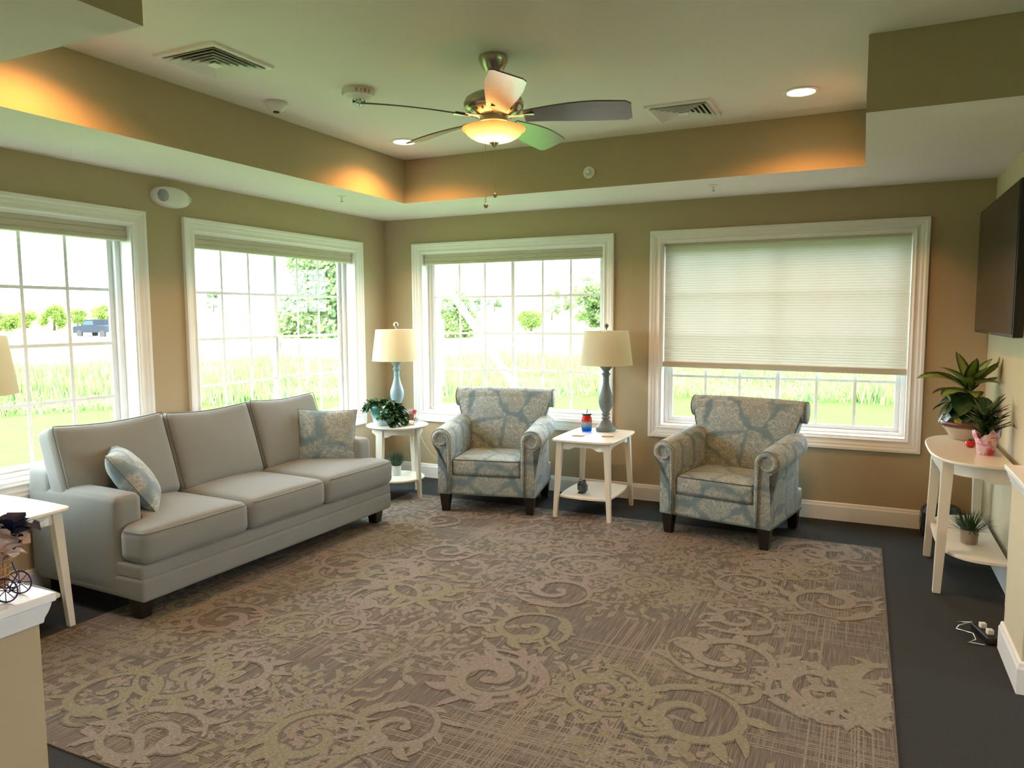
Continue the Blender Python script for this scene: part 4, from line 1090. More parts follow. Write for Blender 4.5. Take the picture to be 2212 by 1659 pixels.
def tomato():
    t = thing('glass_tomato', 'small glossy red tomato ornament with dark stem on the console table', 'ornament', (4.765, -.868, .7505))
    mb = MB(); vs = []; n = 32
    prof = [(0, .003), (.010, .0005), (.020, .003), (.026, .012), (.0275, .022), (.025, .032), (.018, .039), (.008, .040), (0, .038)]
    mb.lathe(prof, n=n)
    mb.v = [((x * (1 + .035 * math.cos(5 * math.atan2(y, x)))), (y * (1 + .035 * math.cos(5 * math.atan2(y, x)))), z) for x, y, z in mb.v]
    mb.build('fruit', simple('glossy_red', (.55, .015, .015), .12), t, smooth='all')
    mb = MB(); mb.lathe([(0, .0385), (.012, .0405), (.014, .044), (.008, .047), (0, .048)], n=14); mb.build('stem_cap', simple('dark_green_cap', (.02, .03, .015), .5), t, smooth='all')
tomato()

o = MB().tube([(.535, -.50, .624), (.60, -.44, .624), (.625, -.425, .60), (.64, -.42, .545), (.65, -.44, .50), (.66, -.40, .42), (.70, -.33, .30), (.76, -.22, .18), (.80, -.10, .12), (.82, -.025, .10)], .0028, 6)
o.v = [(x - .500, y + .560, z - .6205) for x, y, z in o.v]; o.build('power_cord', m_whitep, corner_lamp, smooth='all')
# things on the floor by the console
t = thing('plastic_bag', 'dark blue shiny plastic bag on the floor behind the console table', 'bag', (4.70, -.20, 0.001))
mb = MB(); rnd = random.Random(4)
def crumple(o, p): return o + Vector((rnd.uniform(-.003, .003), rnd.uniform(-.003, .003), rnd.uniform(-.004, .004)))
cushion(mb, (0, 0, .115), (.12, .08, .105), .04, (.01, .01, .02), 7, fn=crumple)
mb.build('bag', simple('dark_blue_plastic', (.02, .035, .05), .15, var=.5), t, smooth='all')
t = thing('wire_hanger', 'bent shiny wire lying on the dark carpet beside the right half wall', 'wire', (4.66, -1.93, .0))
mb = MB(); mb.tube([(.02, .14, .012), (-.02, .10, .03), (.035, .085, .045), (-.02, .06, .030), (-.035, .03, .02), (.03, -.02, .03), (.035, -.07, .02), (.0, -.075, .006), (.07, -.08, .006)], .0035, 8)
mb.build('wire', m_chrome, t, smooth='all')
t = thing('power_strip', 'black power strip with two pale plugs on the floor by the right half wall', 'power strip', (4.745, -1.90, .001), R(15))
mb = MB(); mb.box((-.03, -.09, 0), (.03, .09, .034)); mb.build('housing', m_blackp, t, bevel=.005)
for y in (-.045, .03): 
    mb = MB(); mb.box((-.014, y - .014, .0345), (.014, y + .014, .060)); mb.build('plug', m_whitep, t, bevel=.004)

# ================================================================ TELEVISION
t = thing('television', 'black flat screen television mounted on the right wall above the console', 'television', (4.845, -.80, 1.81))
W2, H2 = .70, .395
mb = MB(); mb.box((0, -W2, -H2), (.045, W2, H2)); mb.build('housing', m_blackp, t, bevel=.004)
mb = MB(); mb.box((-.0025, -W2 + .012, -H2 + .018), (-.0003, W2 - .012, H2 - .012)); mb.build('screen', simple('tv_screen', (.010, .011, .012), .18, spec=.3), t)
mb = MB(); mb.box((-.004, -.05, -H2 + .003), (-.0002, .05, -H2 + .011)); mb.build('logo_bar', m_chrome, t)
mb = MB(); mb.box((.0455, -.2, -.2), (.0945, .2, .2)); mb.build('wall_mount', m_black, t)

# ================================================================ CEILING FITTINGS
def diffuser(label, x, y, s=.195):
    t = thing('ceiling_vent', label, 'air vent', (x, y, HT))
    mb = MB()
    def ring(r0, z0, r1, z1, th=.0015):
        a = [(-r0, -r0, z0), (r0, -r0, z0), (r0, r0, z0), (-r0, r0, z0)]; b = [(-r1, -r1, z1), (r1, -r1, z1), (r1, r1, z1), (-r1, r1, z1)]
        vs = a + b + [(p[0], p[1], p[2] + th) for p in a] + [(p[0], p[1], p[2] + th) for p in b]
        fs = []
        for k in range(4):
            k2 = (k + 1) % 4; fs += [(k, k2, 4 + k2, 4 + k), (8 + k, 12 + k, 12 + k2, 8 + k2), (k, 8 + k, 8 + k2, k2), (4 + k, 4 + k2, 12 + k2, 12 + k)]
        mb.add(vs, fs)
    ring(s, -.001, s - .004, -.013); ring(s - .004, -.013, s - .030, -.013)
    mb.build('frame', m_trim, t)
    for i in range(5):
        mb = MB(); r = s - .030 - i * .028; ring(r - .020, -.004, r + .004, -.022 - i * .0005); mb.build('louver', m_trim, t)
    mb = MB(); r = s - .175; mb.add([(-.03, -.03, -.024), (.03, -.03, -.024), (.03, .03, -.024), (-.03, .03, -.024), (0, 0, -.006)], [(0, 1, 2, 3)[::-1], (0, 1, 4), (1, 2, 4), (2, 3, 4), (3, 0, 4)]); mb.build('centre_plate', m_trim, t)
    mb = MB(); mb.box((-s + .03, -s + .03, -.002), (s - .03, s - .03, -.0008)); mb.build('duct_opening', m_black, t)
diffuser('square white ceiling vent at the upper left, nearest the sofa side', 1.275, -3.19)
diffuser('square white ceiling vent near the right recessed light', 3.13, -1.30)

m_canlight = NT('recessed_lamp_glow'); e = m_canlight.n('Emission', {'Color': (1, .80, .50, 1), 'Strength': 14.0}); m_canlight.t.links.new(e.outputs[0], m_canlight.out.inputs[0]); m_canlight = m_canlight.m
def can(label, x, y, power=34, col=(1, .40, .10)):
    t = thing('recessed_light', label, 'ceiling light', (x, y, HT))
    mb = MB(); mb.lathe([(.098, -.0005), (.100, -.004), (.094, -.007), (.076, -.006), (.073, -.002), (.098, -.0005)], n=40); mb.build('trim_ring', m_trim, t, smooth=True)
    mb = MB(); mb.lathe([(0, -.0035), (.0735, -.0035), (.0735, -.0015), (0, -.0015)], n=32); mb.build('lens', m_canlight, t, smooth=True)
    l = bpy.data.lights.new('downlight', 'SPOT'); l.energy = power; l.color = col; l.spot_size = R(150); l.spot_blend = .6; l.shadow_soft_size = .05
    o = bpy.data.objects.new('downlight', l); COL.objects.link(o); o.parent = t; o.location = (0, 0, -.03)
    return t
can('glowing recessed ceiling light behind the fan, near the tray corner', 1.157, -1.374)
can('glowing recessed ceiling light at the right, above the right armchair', 3.807, -1.385)
can('recessed ceiling light above the sofa end, hidden by the soffit', 1.157, -3.85)
for k, (x, y) in enumerate(((3.807, -3.85), (3.4, -8.6), (5.8, -4.4), (5.8, -7.4), (7.6, -5.6))):  # all but the first are unseen fill lamps added to brighten the room
    can(['recessed ceiling light above the near right end of the rug', 'added unseen fill light near the rear wall', 'added unseen fill light to the right beyond the half wall', 'added unseen fill light in the open area right of the rear wall light', 'added unseen fill light at the far right wall'][k], x, y, 34 if k == 0 else 48, (1, .40, .10) if k == 0 else (1, .86, .72))

def put_letter(ch, size, mat, parent, loc, rot):
    cu = bpy.data.curves.new('letter_source', 'FONT'); cu.body = ch; cu.size = size; cu.align_x = 'CENTER'; cu.extrude = .0004
    tmp = bpy.data.objects.new('letter_source', cu); COL.objects.link(tmp); bpy.context.view_layer.update()
    me = bpy.data.meshes.new_from_object(tmp.evaluated_get(bpy.context.evaluated_depsgraph_get())); bpy.data.objects.remove(tmp); bpy.data.curves.remove(cu)
    me.name = 'lettering'; me.materials.clear(); me.materials.append(mat)
    o = bpy.data.objects.new('lettering', me); COL.objects.link(o); o.parent = parent; o.location = loc; o.rotation_euler = rot
def strobe():
    t = thing('smoke_strobe', 'round white ceiling fire alarm with clear strobe and red lettering', 'fire alarm', (1.61, -2.50, HT))
    mb = MB(); mb.lathe([(0, -.0005), (.088, -.0005), (.090, -.010), (.086, -.036), (.070, -.042), (.060, -.052), (0, -.052)], n=40); mb.build('body', m_whitep, t, smooth=True)
    mb = MB(); mb.lathe([(.034, -.0525), (.036, -.062), (.030, -.080), (.018, -.088), (0, -.09)], n=24); mb.build('strobe_lens', m_crystal, t, smooth='all')
    mb = MB(); mb.lathe([(0, -.0525), (.012, -.0525), (.012, -.075), (0, -.08)], n=10); mb.build('strobe_tube', m_chrome, t)
    red = simple('red_lettering', (.55, .03, .02), .5)
    for a0 in (-38, 205):
        for k, ch in enumerate('FIRE'):
            a = R(a0 + k * 15 - 22)
            rr = .0895; put_letter(ch, .030, red, t, (rr * math.cos(a), rr * math.sin(a), -.033), (R(90), 0, a + R(90)))
strobe()
t = thing('smoke_detector', 'small white cone-shaped ceiling detector between the left vent and the fan', 'smoke detector', (1.035, -2.52, HT))
mb = MB(); mb.lathe([(0, -.0005), (.066, -.0005), (.068, -.006), (.056, -.030), (.036, -.044), (.030, -.052), (0, -.053)], n=36); mb.build('body', m_whitep, t, smooth=True)
mb = MB(); mb.lathe([(0, -.0532), (.018, -.0532), (.018, -.058), (0, -.059)], n=20); mb.build('sensor', m_blackp, t, smooth=True)
def sprinkler(label, x, y):
    t = thing('sprinkler_head', label, 'sprinkler', (x, y, HS))
    mb = MB(); mb.lathe([(0, -.0005), (.030, -.0005), (.031, -.003), (.020, -.005), (0, -.006)], n=28); mb.build('escutcheon', m_whitep, t, smooth=True)
    mb = MB(); mb.lathe([(.006, -.006), (.006, -.016), (.003, -.018), (.0025, -.038)], n=12)
    for sg in (-1, 1): mb.tube([(sg * .005, 0, -.014), (sg * .009, 0, -.022), (sg * .007, 0, -.032), (sg * .002, 0, -.037)], .0014, 5)
    mb.build('frame', m_chrome, t, smooth='all')
    mb = MB(); mb.lathe([(0, -.038), (.013, -.038), (.0125, -.040), (0, -.040)], n=20); mb.build('deflector', m_chrome, t)
sprinkler('sprinkler head on the left soffit above the sofa window', .578, -1.358)
sprinkler('sprinkler head on the back soffit above the lowered shade', 3.186, -.569)
t = thing('wall_sprinkler', 'round white sidewall sprinkler on the tan tray face above the lamp table', 'sprinkler', (2.365, -.8405, 2.55)); t.rotation_euler = (R(90), 0, 0)
mb = MB(); mb.lathe([(0, .0005), (.042, .0005), (.043, .005), (.036, .009), (.022, .010), (.020, .004), (0, .004)], n=32); mb.build('escutcheon', m_whitep, t, smooth=True)
mb = MB(); mb.lathe([(0, .0042), (.007, .0042), (.006, .02), (.002, .022), (.002, .03)], n=12); mb.lathe([(0, .030), (.012, .030), (.012, .032), (0, .032)], n=16); mb.build('nozzle', m_chrome, t, smooth=True)

t = thing('emergency_light', 'oval white emergency light with clear lens high on the left wall', 'emergency light', (0.0, -2.42, 2.322))
mb = MB(); n = 40
vs = []; rings = [(1.0, .001), (1.0, .012), (.96, .034), (.80, .052), (.45, .060)]
for k_, x in rings:
    for j in range(n): a = 2 * PI * j / n; vs.append((x, .145 * k_ * math.copysign(abs(math.cos(a)) ** .85, math.cos(a)), .068 * k_ * math.copysign(abs(math.sin(a)) ** .9, math.sin(a))))
fs = [(i * n + j, i * n + (j + 1) % n, (i + 1) * n + (j + 1) % n, (i + 1) * n + j) for i in range(len(rings) - 1) for j in range(n)] + [tuple((len(rings) - 1) * n + j for j in range(n)), tuple(range(n))]
mb.add(vs, fs); mb.build('housing', m_whitep, t, smooth=True)
for y in (-.085, .118):
    w_ = .040 if y < 0 else .030
    mb = MB(); mb.lathe([(w_, .0), (w_ * .95, .012), (w_ * .6, .022), (0, .025)], n=24, mt=Matrix.Translation((.046 if y < 0 else .030, y, .0)) @ Matrix.Rotation(R(90), 4, 'Y')); lh = mb.build('lamp_head', simple('lamp_reflector_%d' % (y > 0), (.30, .32, .34) if y < 0 else (.65, .65, .62), .2, var=.4, sc=80), t, smooth='all')

# ================================================================ CEILING FAN
def fan():
    t = thing('ceiling_fan', 'five-blade ceiling fan with nickel motor and glowing bowl light', 'ceiling fan', (2.515, -2.644, HT))
    z = lambda v: v - HT
    mb = MB(); mb.lathe([(0, -.0005), (.070, -.0005), (.072, -.012), (.068, -.030), (.050, -.062), (.034, -.082), (.026, -.088), (0, -.088)], n=36); mb.build('canopy', m_nickel, t, smooth=True)
    mb = MB(); mb.lathe([(0, -.0885), (.019, -.0885), (.021, -.10), (.013, -.108), (.013, -.165), (0, -.165)], n=20); mb.build('downrod', m_nickel, t, smooth=True)
    mb = MB(); mb.lathe([(0, -.1655), (.030, -.1655), (.060, -.168), (.105, -.180), (.135, -.198), (.146, -.222), (.144, -.240), (.128, -.258), (.104, -.270), (.088, -.276), (.080, -.280), (0, -.280)], n=48); mb.build('motor_housing', m_nickel, t, smooth=True)
    for k in range(20):
        a = 2 * PI * k / 20
        mb = MB(); mt = Matrix.Rotation(a, 4, 'Z') @ Matrix.Translation((.1185, 0, -.2665)) @ Matrix.Rotation(R(-27), 4, 'Y')
        mb.box((-.008, -.0035, -.0014), (.008, .0035, .0004), mt=mt); mb.build('vent_slot', m_black, t)
    mb = MB(); mb.lathe([(0, -.2805), (.066, -.2805), (.068, -.300), (.074, -.304), (.074, -.309), (.062, -.312), (.058, -.335), (.060, -.342), (0, -.342)], n=40); mb.build('switch_housing', m_nickel, t, smooth=True)
    # blades
    dw = NT('blade_lacquered_walnut'); o = dw.obj(); mp = dw.n('Mapping', {'Vector': o, 'Scale': (3, 40, 40)}); f = dw.n('TexNoise', {'Vector': mp.outputs[0], 'Scale': 1.5, 'Detail': 4}).outputs['Fac']
    wood = dw.done(dw.mix(f, (.045, .034, .026, 1), (.095, .075, .058, 1)), .35)
    pb = [n_ for n_ in wood.node_tree.nodes if n_.type == 'BSDF_PRINCIPLED'][0]; pb.inputs['Coat Weight'].default_value = 1.0; pb.inputs['Coat Roughness'].default_value = .22; pb.inputs['Coat IOR'].default_value = 1.7
    for k in range(5):
        a = R(13 + 72 * k)
        iron = MB(); rot = Matrix.Rotation(a, 4, 'Z')
        P = [(.060, -.018), (.11, -.012), (.145, -.022), (.200, -.030), (.205, .030), (.145, .022), (.11, .012), (.060, .018)]
        iron.prism(P, -.2865, -.2825, mt=rot @ Matrix.Rotation(R(0), 4, 'X')); 
        ib = iron.build('blade_iron', m_nickel, t, bevel=.002)
        n = 22; vs = []; fs = []; pitch = R(16)
        for i in range(n + 1):
            u = i / n; r = .150 + (.660 - .150) * u
            w = .046 + .034 * math.sin(PI * min(1, u * 1.15) * .62) ** 1.2
            if u > .93: w *= math.sqrt(max(.0, 1 - ((u - .93) / .07) ** 2)) * .25 + .75
            droop = -.278 - .012 + .030 * u - .016 * u * u * 2
            for sg in (-1, 1):
                y = sg * w + .010 * u; zz = droop - math.tan(pitch) * (sg * w)
                for th in (0, .006): vs.append(rot @ Vector((r, y, zz + th)))
        for i in range(n):
            b, c = i * 4, i * 4 + 4
            fs += [(b, c, c + 2, b + 2), (b + 1, b + 3, c + 3, c + 1), (b, b + 1, c + 1, c), (b + 2, c + 2, c + 3, b + 3)]
        fs += [(0, 2, 3, 1), (n * 4, n * 4 + 1, n * 4 + 3, n * 4 + 2)]
        mb = MB(); mb.add(vs, fs)
        bl = mb.build('blade', wood, t, smooth=True)
    # bowl light
    s = NT('frosted_amber_glass'); sp = s.n('SeparateXYZ', {0: s.obj()})
    em = s.n('Emission', {'Color': (1, .72, .36, 1), 'Strength': 1.15}); tr = s.n('BsdfTranslucent', {'Color': (.85, .70, .45, 1)}); df = s.n('BsdfPrincipled', {'Base Color': (.75, .6, .38, 1), 'Roughness': .25})
    m1 = s.n('MixShader', {0: .5, 1: df.outputs[0], 2: tr.outputs[0]}); ad = s.n('AddShader'); s.put(ad.inputs[0], m1); s.put(ad.inputs[1], em)
    rr_ = s.vmath('LENGTH', s.vmath('MULTIPLY', s.obj(), (1, 1, 0)).outputs[0]).outputs['Value']
    hot = s.n('MapRange', {'Value': rr_, 'From Min': .15, 'From Max': .03}).outputs[0]
    s.put(em.inputs['Strength'], s.math('ADD', s.math('MULTIPLY', s.math('POWER', hot, 1.8), 2.6), .04))
    s.t.links.new(ad.outputs[0], s.out.inputs[0])
    mb = MB(); pr = [(.150, -.336), (.156, -.339), (.154, -.345), (.142, -.351), (.134, -.362), (.118, -.376), (.094, -.389), (.064, -.398), (.020, -.402), (.018, -.398), (.062, -.394), (.091, -.385), (.114, -.372), (.130, -.359), (.146, -.342)]
    mb.lathe(pr + [pr[0]], n=48); mb.build('light_bowl', s.m, t, smooth=True)
    mb = MB(); mb.lathe([(0, -.397), (.024, -.4025), (.026, -.406), (.016, -.414), (.008, -.424), (0, -.428)], n=20); mb.lathe([(.004, -.342), (.004, -.398)], n=8); mb.build('finial', m_nickel, t, smooth=True)
    mb = MB(); mb.lathe([(.020, -.352), (.026, -.37), (.018, -.388), (0, -.392)], c=(.05, 0, 0), n=14); mb.lathe([(.020, -.352), (.026, -.37), (.018, -.388), (0, -.392)], c=(-.05, 0, 0), n=14)
    s2 = NT('fan_bulb'); e2 = s2.n('Emission', {'Color': (1, .66, .30, 1), 'Strength': 3.0}); s2.t.links.new(e2.outputs[0], s2.out.inputs[0]); mb.build('bulb', s2.m, t, smooth='all')
    for dx, dy, z1 in ((-.040, -.018, -.712), (.004, -.0, -.662)):
        x, y = dx * .9032 - .05 * -.4276 * -1, dx * .4291 - .05
        x, y = .9032 * dx + (-.4276) * (-.045), .4291 * dx + .8992 * (-.045)
        mb = MB(); mb.tube([(x, y, -.335), (x, y, z1 + .012)], .0012, 5); c_ = mb.build('pull_chain', m_nickel, t)
        mb = MB(); mb.lathe([(0, z1 + .012), (.006, z1 + .010), (.012, z1 + .003), (.012, z1 - .003), (.006, z1 - .010), (0, z1 - .012)], c=(x, y, 0), n=14); mb.build('pull_knob', m_nickel, c_, smooth='all')
    l = bpy.data.lights.new('fan_uplight', 'POINT'); l.energy = 24; l.color = (1, .58, .26); l.shadow_soft_size = .06
    o = bpy.data.objects.new('fan_uplight', l); COL.objects.link(o); o.parent = t; o.location = (0, 0, -.352)
fan()
# ================================================================ OUTDOORS
CX, CY = 4.1655, -5.9228
def gz(d):     # ground height by distance
    if d < 22: return -.42 - .005 * d
    if d < 75: return -.53 - .003 * (d - 22)
    return -.69 + .0165 * (d - 75) if d < 330 else -.69 + .0165 * 255 + .0 * (d - 330)
def ground():
    s = NT('meadow_ground'); o = s.obj()
    c_ = s.vmath('SUBTRACT', o, (CX, CY, 0)).outputs[0]
    flat = s.vmath('MULTIPLY', c_, (1, 1, 0)).outputs[0]
    d = s.vmath('LENGTH', flat).outputs['Value']
    q = s.vmath('DOT_PRODUCT', flat, (-.03, .9995, 0)).outputs['Value']
    n1 = s.noise(o, .35, 4); n2 = s.noise(o, 2.5, 5, .7); n3 = s.noise(o, .06, 3)
    lawn = s.mix(n2, (.048, .135, .020, 1), (.075, .175, .028, 1))
    weed = s.mix(s.ramp(n2, .35, .65), (.045, .095, .030, 1), (.14, .18, .060, 1))
    mown = s.mix(n1, (.13, .21, .06, 1), (.22, .26, .10, 1))
    field = s.mix(s.ramp(n3, .4, .6), (.19, .23, .075, 1), (.30, .29, .14, 1))
    dd = s.math('ADD', d, s.math('MULTIPLY', s.math('SUBTRACT', n1, .5), 3.0))
    c = s.mix(s.ramp(dd, 0, 1), lawn, weed)
    rmp = lambda x, a, b: s.n('MapRange', {'Value': x, 'From Min': a, 'From Max': b}).outputs[0]
    c = s.mix(rmp(dd, 18.6, 19.4), lawn, weed); c = s.mix(rmp(dd, 36, 40), c, mown)
    grav = s.mix(n2, (.55, .53, .50, 1), (.62, .60, .57, 1))
    c = s.mix(rmp(q, 49, 49.6), c, grav); c = s.mix(rmp(q, 55, 56), c, field)
    m = s.done(c, .95, 0, n2, .8, .1, spec=.05)
    rings = [6.3, 9, 12, 15, 18, 22, 30, 40, 50, 60, 75, 100, 140, 200, 330, 700]; n = 60; vs = []; fs = []
    rings = [0.0] + rings[1:]
    for r in rings:
        for k in range(n): a = 2 * PI * k / n; vs.append((CX + r * math.cos(a), CY + r * math.sin(a), gz(r)))
    for i in range(len(rings) - 1):
        for k in range(n): fs.append((i * n + k, i * n + (k + 1) % n, (i + 1) * n + (k + 1) % n, (i + 1) * n + k))
    mb = MB(); mb.add(vs, fs); struct(mb.build('ground', m))
ground()
def pt(px_az, d): return (CX + px_az[0] * d, CY + px_az[1] * d)
def azdir(px):   # direction of an image column at the horizon
    v = _f + _r * ((px - 1106) / 1590.66) + _u * ((829.5 - 690) / 1590.66); l = math.hypot(v.x, v.y); return (v.x / l, v.y / l)

def weeds():
    rnd = random.Random(2); mb = MB(); N = 42000
    for k in range(N):
        px = rnd.uniform(-60, 2060); a = azdir(px); d = 18.9 + 19 * rnd.random() ** 1.5
        x, y = pt(a, d + rnd.uniform(-.6, .6)); h = rnd.uniform(.25, .75) * (1 if rnd.random() < .9 else 1.5) * (0.55 + .45 * math.sin(x * .9) * math.sin(y * .7 + 1)); h = max(.12, h)
        w_ = rnd.uniform(.008, .028); b = rnd.uniform(-.15, .15); c = rnd.uniform(0, PI); ux, uy = math.cos(c) * w_, math.sin(c) * w_; z = gz(d) - .02
        mb.add([(x - ux, y - uy, z), (x + ux, y + uy, z), (x + ux * .8 + b * .4, y + uy * .8, z + h * .6), (x + b, y, z + h)], [(0, 1, 2, 3)], rnd.choice((0, 0, 1, 2)))
    ms = [simple('weed_a', (.15, .23, .07), .9, var=.25, sc=.5, spec=.05), simple('weed_b', (.25, .28, .12), .9, var=.25, sc=.5, spec=.05), simple('weed_c', (.11, .18, .08), .9, var=.25, sc=.5, spec=.05)]
    o = mb.build('tall_weeds', ms); tag(o, 'band of tall green weeds beyond the lawn outside the windows', 'weeds', kind='stuff')
weeds()

def tree(name, label, px, d, h, w, seed, col, cat='tree', group=None, conif=False, dens=1.0, z0=0, leafs=.28):
    rnd = random.Random(seed); a = azdir(px); x, y = pt(a, d); zb = gz(d)
    t = thing(name, label, cat, (x, y, zb), 0, group)
    mb = MB(); mb.tube([(0, 0, 0), (.02 * w, 0, h * .4), (0, .02 * w, h * .85)], [w * .045, w * .03, w * .01], 7)
    for k in range(5): aa = rnd.uniform(0, 6.28); hh = rnd.uniform(.25, .6) * h; mb.tube([(0, 0, hh), (math.cos(aa) * w * .25, math.sin(aa) * w * .25, hh + h * .1)], [w * .018, w * .005], 5)
    mb.build('trunk', simple('bark_%d' % seed, (.10, .08, .06), .9), t, smooth='all')
    mb = MB(); clumps = []
    for k in range(int(26 * dens)):
        zz = rnd.uniform(.08 if conif else (.05 if seed == 31 else .22), .96) * h
        rr = (w / 2) * ((1 - zz / h) ** .6 if conif else (1 - .5 * zz / h) if seed == 31 else math.sqrt(max(.05, 1 - ((zz / h - .52) / .5) ** 2))) * rnd.uniform(.35, .95); aa = rnd.uniform(0, 6.28)
        clumps.append((rr * math.cos(aa), rr * math.sin(aa), zz, w * rnd.uniform(.12, .22)))
    for (cx, cy, cz, cr) in clumps:
        for k in range(230):
            v = Vector((rnd.gauss(0, 1), rnd.gauss(0, 1), rnd.gauss(0, .8))); v.normalize(); p = Vector((cx, cy, cz)) + v * cr * rnd.uniform(.3, 1.1)
            if p.z < .02: p.z = .05
            s_ = cr * leafs * .62 * rnd.uniform(.6, 1.3); n1 = Vector((rnd.uniform(-1, 1), rnd.uniform(-1, 1), rnd.uniform(-.4, 1))).normalized(); u_ = n1.orthogonal().normalized() * s_; w2 = n1.cross(u_)
            mb.add([p - u_, p + w2 * .7, p + u_, p - w2 * .7], [(0, 1, 2, 3)])
    fm = NT('foliage_%d' % seed); fc = fm.mix(fm.noise(fm.obj(), 1.2, 3), tuple(q * .8 for q in col) + (1,), tuple(q * 1.25 for q in col) + (1,))
    fd = fm.n('BsdfDiffuse', {'Color': fc}); ft = fm.n('BsdfTranslucent', {'Color': fc}); fx = fm.n('MixShader', {0: .4, 1: fd.outputs[0], 2: ft.outputs[0]}); fm.t.links.new(fx.outputs[0], fm.out.inputs[0])
    mb.build('foliage', fm.m, t)
    return t
tree('pine_tree', 'tall green pine tree seen through the window behind the sofa', 692, 80, 8.6, 8.2, 31, (.20, .28, .13), conif=False, dens=3.6, leafs=.3)
tree('spruce_tree', 'spruce tree behind the white outdoor post in the window left of the first armchair', 988, 76, 4.6, 5.0, 32, (.17, .24, .09), conif=True, dens=1.8)
tree('bush', 'rounded bright green bush beside the road, seen beside the centre window bar', 1147, 92, 2.7, 3.2, 33, (.20, .30, .08), 'bush')
tree('leafy_tree', 'green tree at the right edge of the armchair window, behind the lamp shade', 1300, 78, 5.0, 5.2, 34, (.17, .25, .10))
for i, (px, h, w_) in enumerate(((1192, 6.8, 4), (1232, 8.2, 4), (1276, 9.8, 4.4), (1324, 10, 5))):
    tree('distant_tree', ['pale distant tree leftmost in the row beyond the field', 'second pale distant tree from the left beyond the field', 'tallest pale distant tree beyond the field, above the lamp', 'rightmost pale distant tree beyond the field, by the window edge'][i], px, 150 + 16 * (i % 2), h, w_, 40 + i, (.22, .28, .14), group='distant trees beyond the field', dens=.8)
for i, (px, h, w_) in enumerate(((0, 3.0, 2.9), (58, 3.2, 3.1), (116, 3.6, 3.1), (167, 3.0, 2.6), (216, 3.8, 2.9), (272, 3.4, 3.1))):
    tree('roadside_bush', ['hedge bush at the left edge beyond the road', 'hedge bush left of the leftmost window bar', 'hedge bush between the two bars of the leftmost window', 'hedge bush just left of the pickup truck', 'hedge bush directly behind the pickup truck', 'hedge bush right of the pickup truck, behind the window casing'][i], px, 110 + 13 * (i % 2), h * .8, w_ * 1.2, 60 + i, (.20, .28, .07), 'bush', group='roadside bushes behind the truck', dens=.7)
for i, (px, h) in enumerate(((462, 1.6), (540, 1.5), (1030, 1.1), (1068, 1.3))):
    tree('far_tree', ['tiny tree on the horizon left in the window behind the sofa', 'tiny tree on the horizon near the centre bar behind the sofa', 'tiny tree on the horizon left of centre in the lamp window', 'tiny tree on the horizon near the centre bar of the lamp window'][i], px, 310, h * 5, 7, 80 + i, (.15, .2, .1), group='tiny trees on the horizon', dens=.4)
# bare trees
for i, (px, h) in enumerate(((22, 8.0), (176, 8.5))):
    rnd = random.Random(90 + i); a = azdir(px); d = 125; x, y = pt(a, d); t = thing('bare_tree', ['bare leafless tree at the far left beyond the road', 'bare leafless tree above the pickup truck'][i], 'tree', (x, y, gz(d)))
    mb = MB(); mb.tube([(0, 0, 0), (.1, 0, h * .5), (0, 0, h)], [.16, .1, .03], 6)
    for k in range(16): aa = rnd.uniform(0, 6.28); hh = rnd.uniform(.3, .9) * h; l = rnd.uniform(.6, 1.8); mb.tube([(0, 0, hh), (math.cos(aa) * l, math.sin(aa) * l, hh + l * .9)], [.05, .015], 5)
    mb.build('trunk_and_branches', simple('grey_bark_%d' % i, (.30, .26, .24), .9), t, smooth='all')

def truck():
    a = azdir(212); d = 89; x, y = pt(a, d); rz = R(1.7)      # along the road
    t = thing('pickup_truck', 'dark pickup truck driving on the road outside the leftmost window', 'truck', (x, y, gz(d)), rz)
    paint = simple('dark_blue_paint', (.012, .018, .028), .6, spec=.15); pale = simple('pale_bumper', (.5, .5, .52), .3); gl = simple('dark_glass', (.03, .05, .07), .08); ty = simple('tyre', (.02, .02, .02), .8)
    P = [(-2.75, .35), (-2.75, .95), (-2.5, 1.08), (-1.45, 1.15), (-.85, 1.75), (.55, 1.78), (.75, 1.15), (2.75, 1.12), (2.8, .45)]
    mb = MB(); mb.extr([(p[0], -.95, p[1]) for p in P], (0, 1.9, 0)); mb.build('body', paint, t, bevel=.05)
    mb = MB()
    for s_ in (-.965, .955): mb.extr([(-1.2, s_, 1.2), (-.8, s_, 1.62), (.42, s_, 1.64), (.52, s_, 1.2)], (0, .012, 0))
    mb.build('side_window', gl, t)
    mb = MB(); mb.box((-2.85, -.93, .35), (-2.76, .93, .75)); mb.build('front_bumper', pale, t, bevel=.02)
    mb = MB(); mb.box((2.81, -.9, .4), (2.88, .9, .6)); mb.build('rear_bumper', pale, t, bevel=.02)
    for wx in (-1.75, 1.75):
        for wy in (-.98, .78): mb = MB(); mb.lathe([(.0, 0), (.38, 0), (.40, .04), (.40, .16), (.38, .2), (0, .2)], n=24, mt=Matrix.Translation((wx, wy, .26)) @ Matrix.Rotation(R(-90), 4, 'X')); wl = mb.build('wheel', ty, t, smooth=True)
truck()
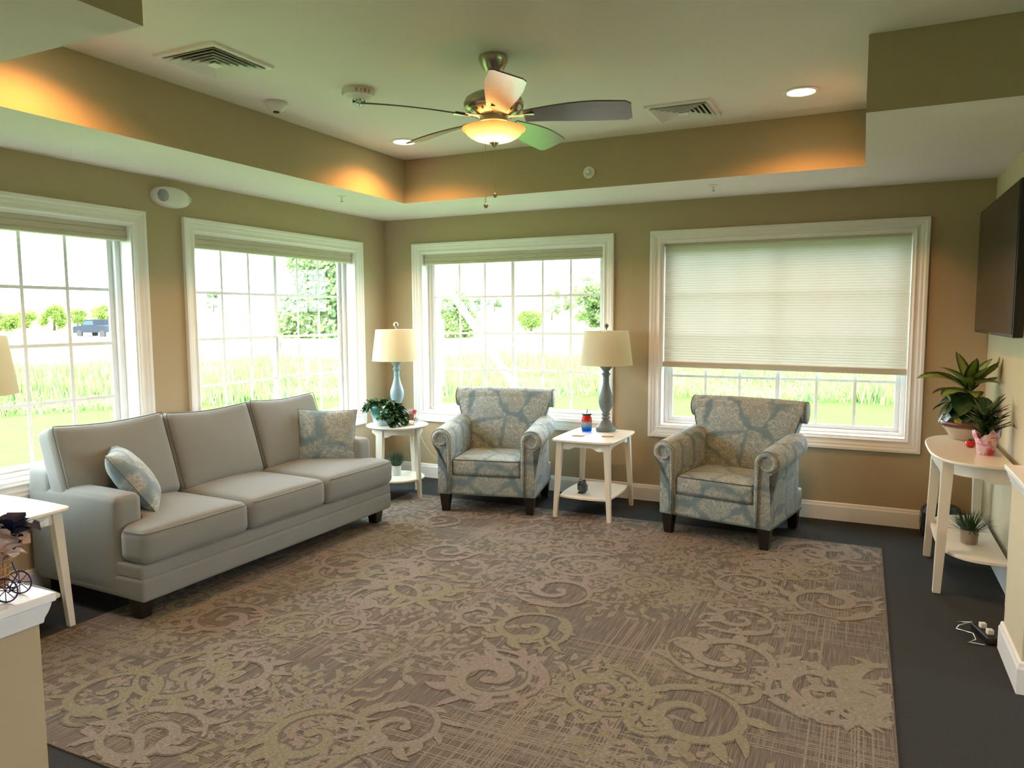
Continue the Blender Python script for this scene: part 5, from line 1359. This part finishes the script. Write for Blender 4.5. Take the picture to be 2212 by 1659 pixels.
def house():
    a = azdir(640); d = 120; x, y = pt(a, d); t = thing('farmhouse', 'pale farmhouse with grey roof beyond the pine tree', 'house', (x, y, gz(d)), math.atan2(a[1], a[0]) - PI / 2)
    wl = simple('house_siding', (.62, .62, .60), .7); rf = simple('grey_shingles', (.26, .27, .28), .8); gl = simple('house_glass', (.08, .1, .12), .1)
    mb = MB(); mb.box((-7, -3.5, 0), (7, 3.5, 3.0)); mb.build('wall', wl, t)
    mb = MB(); mb.extr([(-7.4, -4, 2.95), (-7.4, 0, 5.0), (-7.4, 4, 2.95)], (14.8, 0, 0)); mb.build('roof', rf, t)
    for k in (-5, -2.4, 2.0, 4.8): mb = MB(); mb.box((k - .5, -3.54, 1.2), (k + .5, -3.5, 2.3)); mb.build('window', gl, t)
    mb = MB(); mb.box((-.5, -3.54, .1), (.5, -3.5, 2.2)); mb.build('door', rf, t)
house()
# small white marker posts in the verge
for i, (px, d, h) in enumerate(((245, 22, .75), (660, 24, .75))):
    a = azdir(px); x, y = pt(a, d); mb = MB(); mb.prism(rrect(-.04, -.04, .04, .04, .012), 0, h); mb.lathe([(.03, h), (.0, h + .03)], n=8)
    o = mb.build('marker_post', simple('post_white_%d' % i, (.6, .62, .64), .6)); o.location = (x, y, gz(d)); tag(o, ['short white marker post in the weeds outside the leftmost window', 'short white marker post in the weeds outside the window behind the sofa'][i], 'post')

# white downspout and leaning pipe just outside the corner
def downspout():
    mw = simple('white_aluminium', (.82, .82, .80), .4, var=.03)
    t = thing('porch_post', 'white porch post with curved bracket outside the armchair window', 'post', (-.46, 1.60, -.45))
    mb = MB(); mb.box((-.09, -.06, 0), (.09, .06, 3.2)); mb.build('shaft', mw, t, bevel=.01)
    mb = MB(); mb.box((-.12, -.09, 1.15), (.12, .09, 1.95)); mb.build('sleeve', mw, t, bevel=.01)
    pts = [(.09 + .0, 0, 2.02), (.11, 0, 2.15), (.10, 0, 2.30), (.04, 0, 2.45), (-.08, 0, 2.60)]
    mb = MB(); mb.tube(pts, .022, 8); mb.build('bracket', mw, t, smooth='all')
    mb = MB(); mb.box((-.16, -.1, 2.78), (.18, .1, 2.86)); mb.box((-.13, -.08, 2.70), (.13, .08, 2.78)); mb.build('cap', mw, t, bevel=.008)
    t = thing('leaning_pole', 'white pole leaning diagonally outside the armchair window', 'pole', (0, 0, 0))
    mb = MB(); P0, P1 = Vector((-.30, 1.62, 1.94)), Vector((.80, 1.62, .49)); P1 = P0 + (P1 - P0) * 1.665; mb.tube([P0, P1], .042, 12)
    mb.build('pole_tube', mw, t, smooth='all')
    mb = MB(); mb.tube([P0 + (P0 - P1).normalized() * .0005, P0 + (P0 - P1).normalized() * .03], .05, 12); mb.build('end_cap', mw, t, smooth='all')
downspout()
# exterior siding and eave so that the building reads from outside

GROUPS = {'recessed_light': 'recessed ceiling lights', 'ceiling_vent': 'square ceiling vents', 'armchair': 'matching coral print armchairs', 'throw_pillow': 'coral print pillows on the sofa',
          'table_lamp': 'table lamps with cream shades', 'end_table': 'rectangular cream lamp tables', 'window_shade': 'cellular window shades', 'sprinkler_head': 'soffit sprinkler heads',
          'coaster': 'coasters on the lamp table', 'marker_post': 'white marker posts outside', 'bare_tree': 'bare trees beyond the road', 'potted_grass': 'small pots of faux grass'}
for o in list(S.objects):
    if o.parent is None and 'label' in o and 'group' not in o:
        g = GROUPS.get(o.name.split('.')[0])
        if g: o['group'] = g
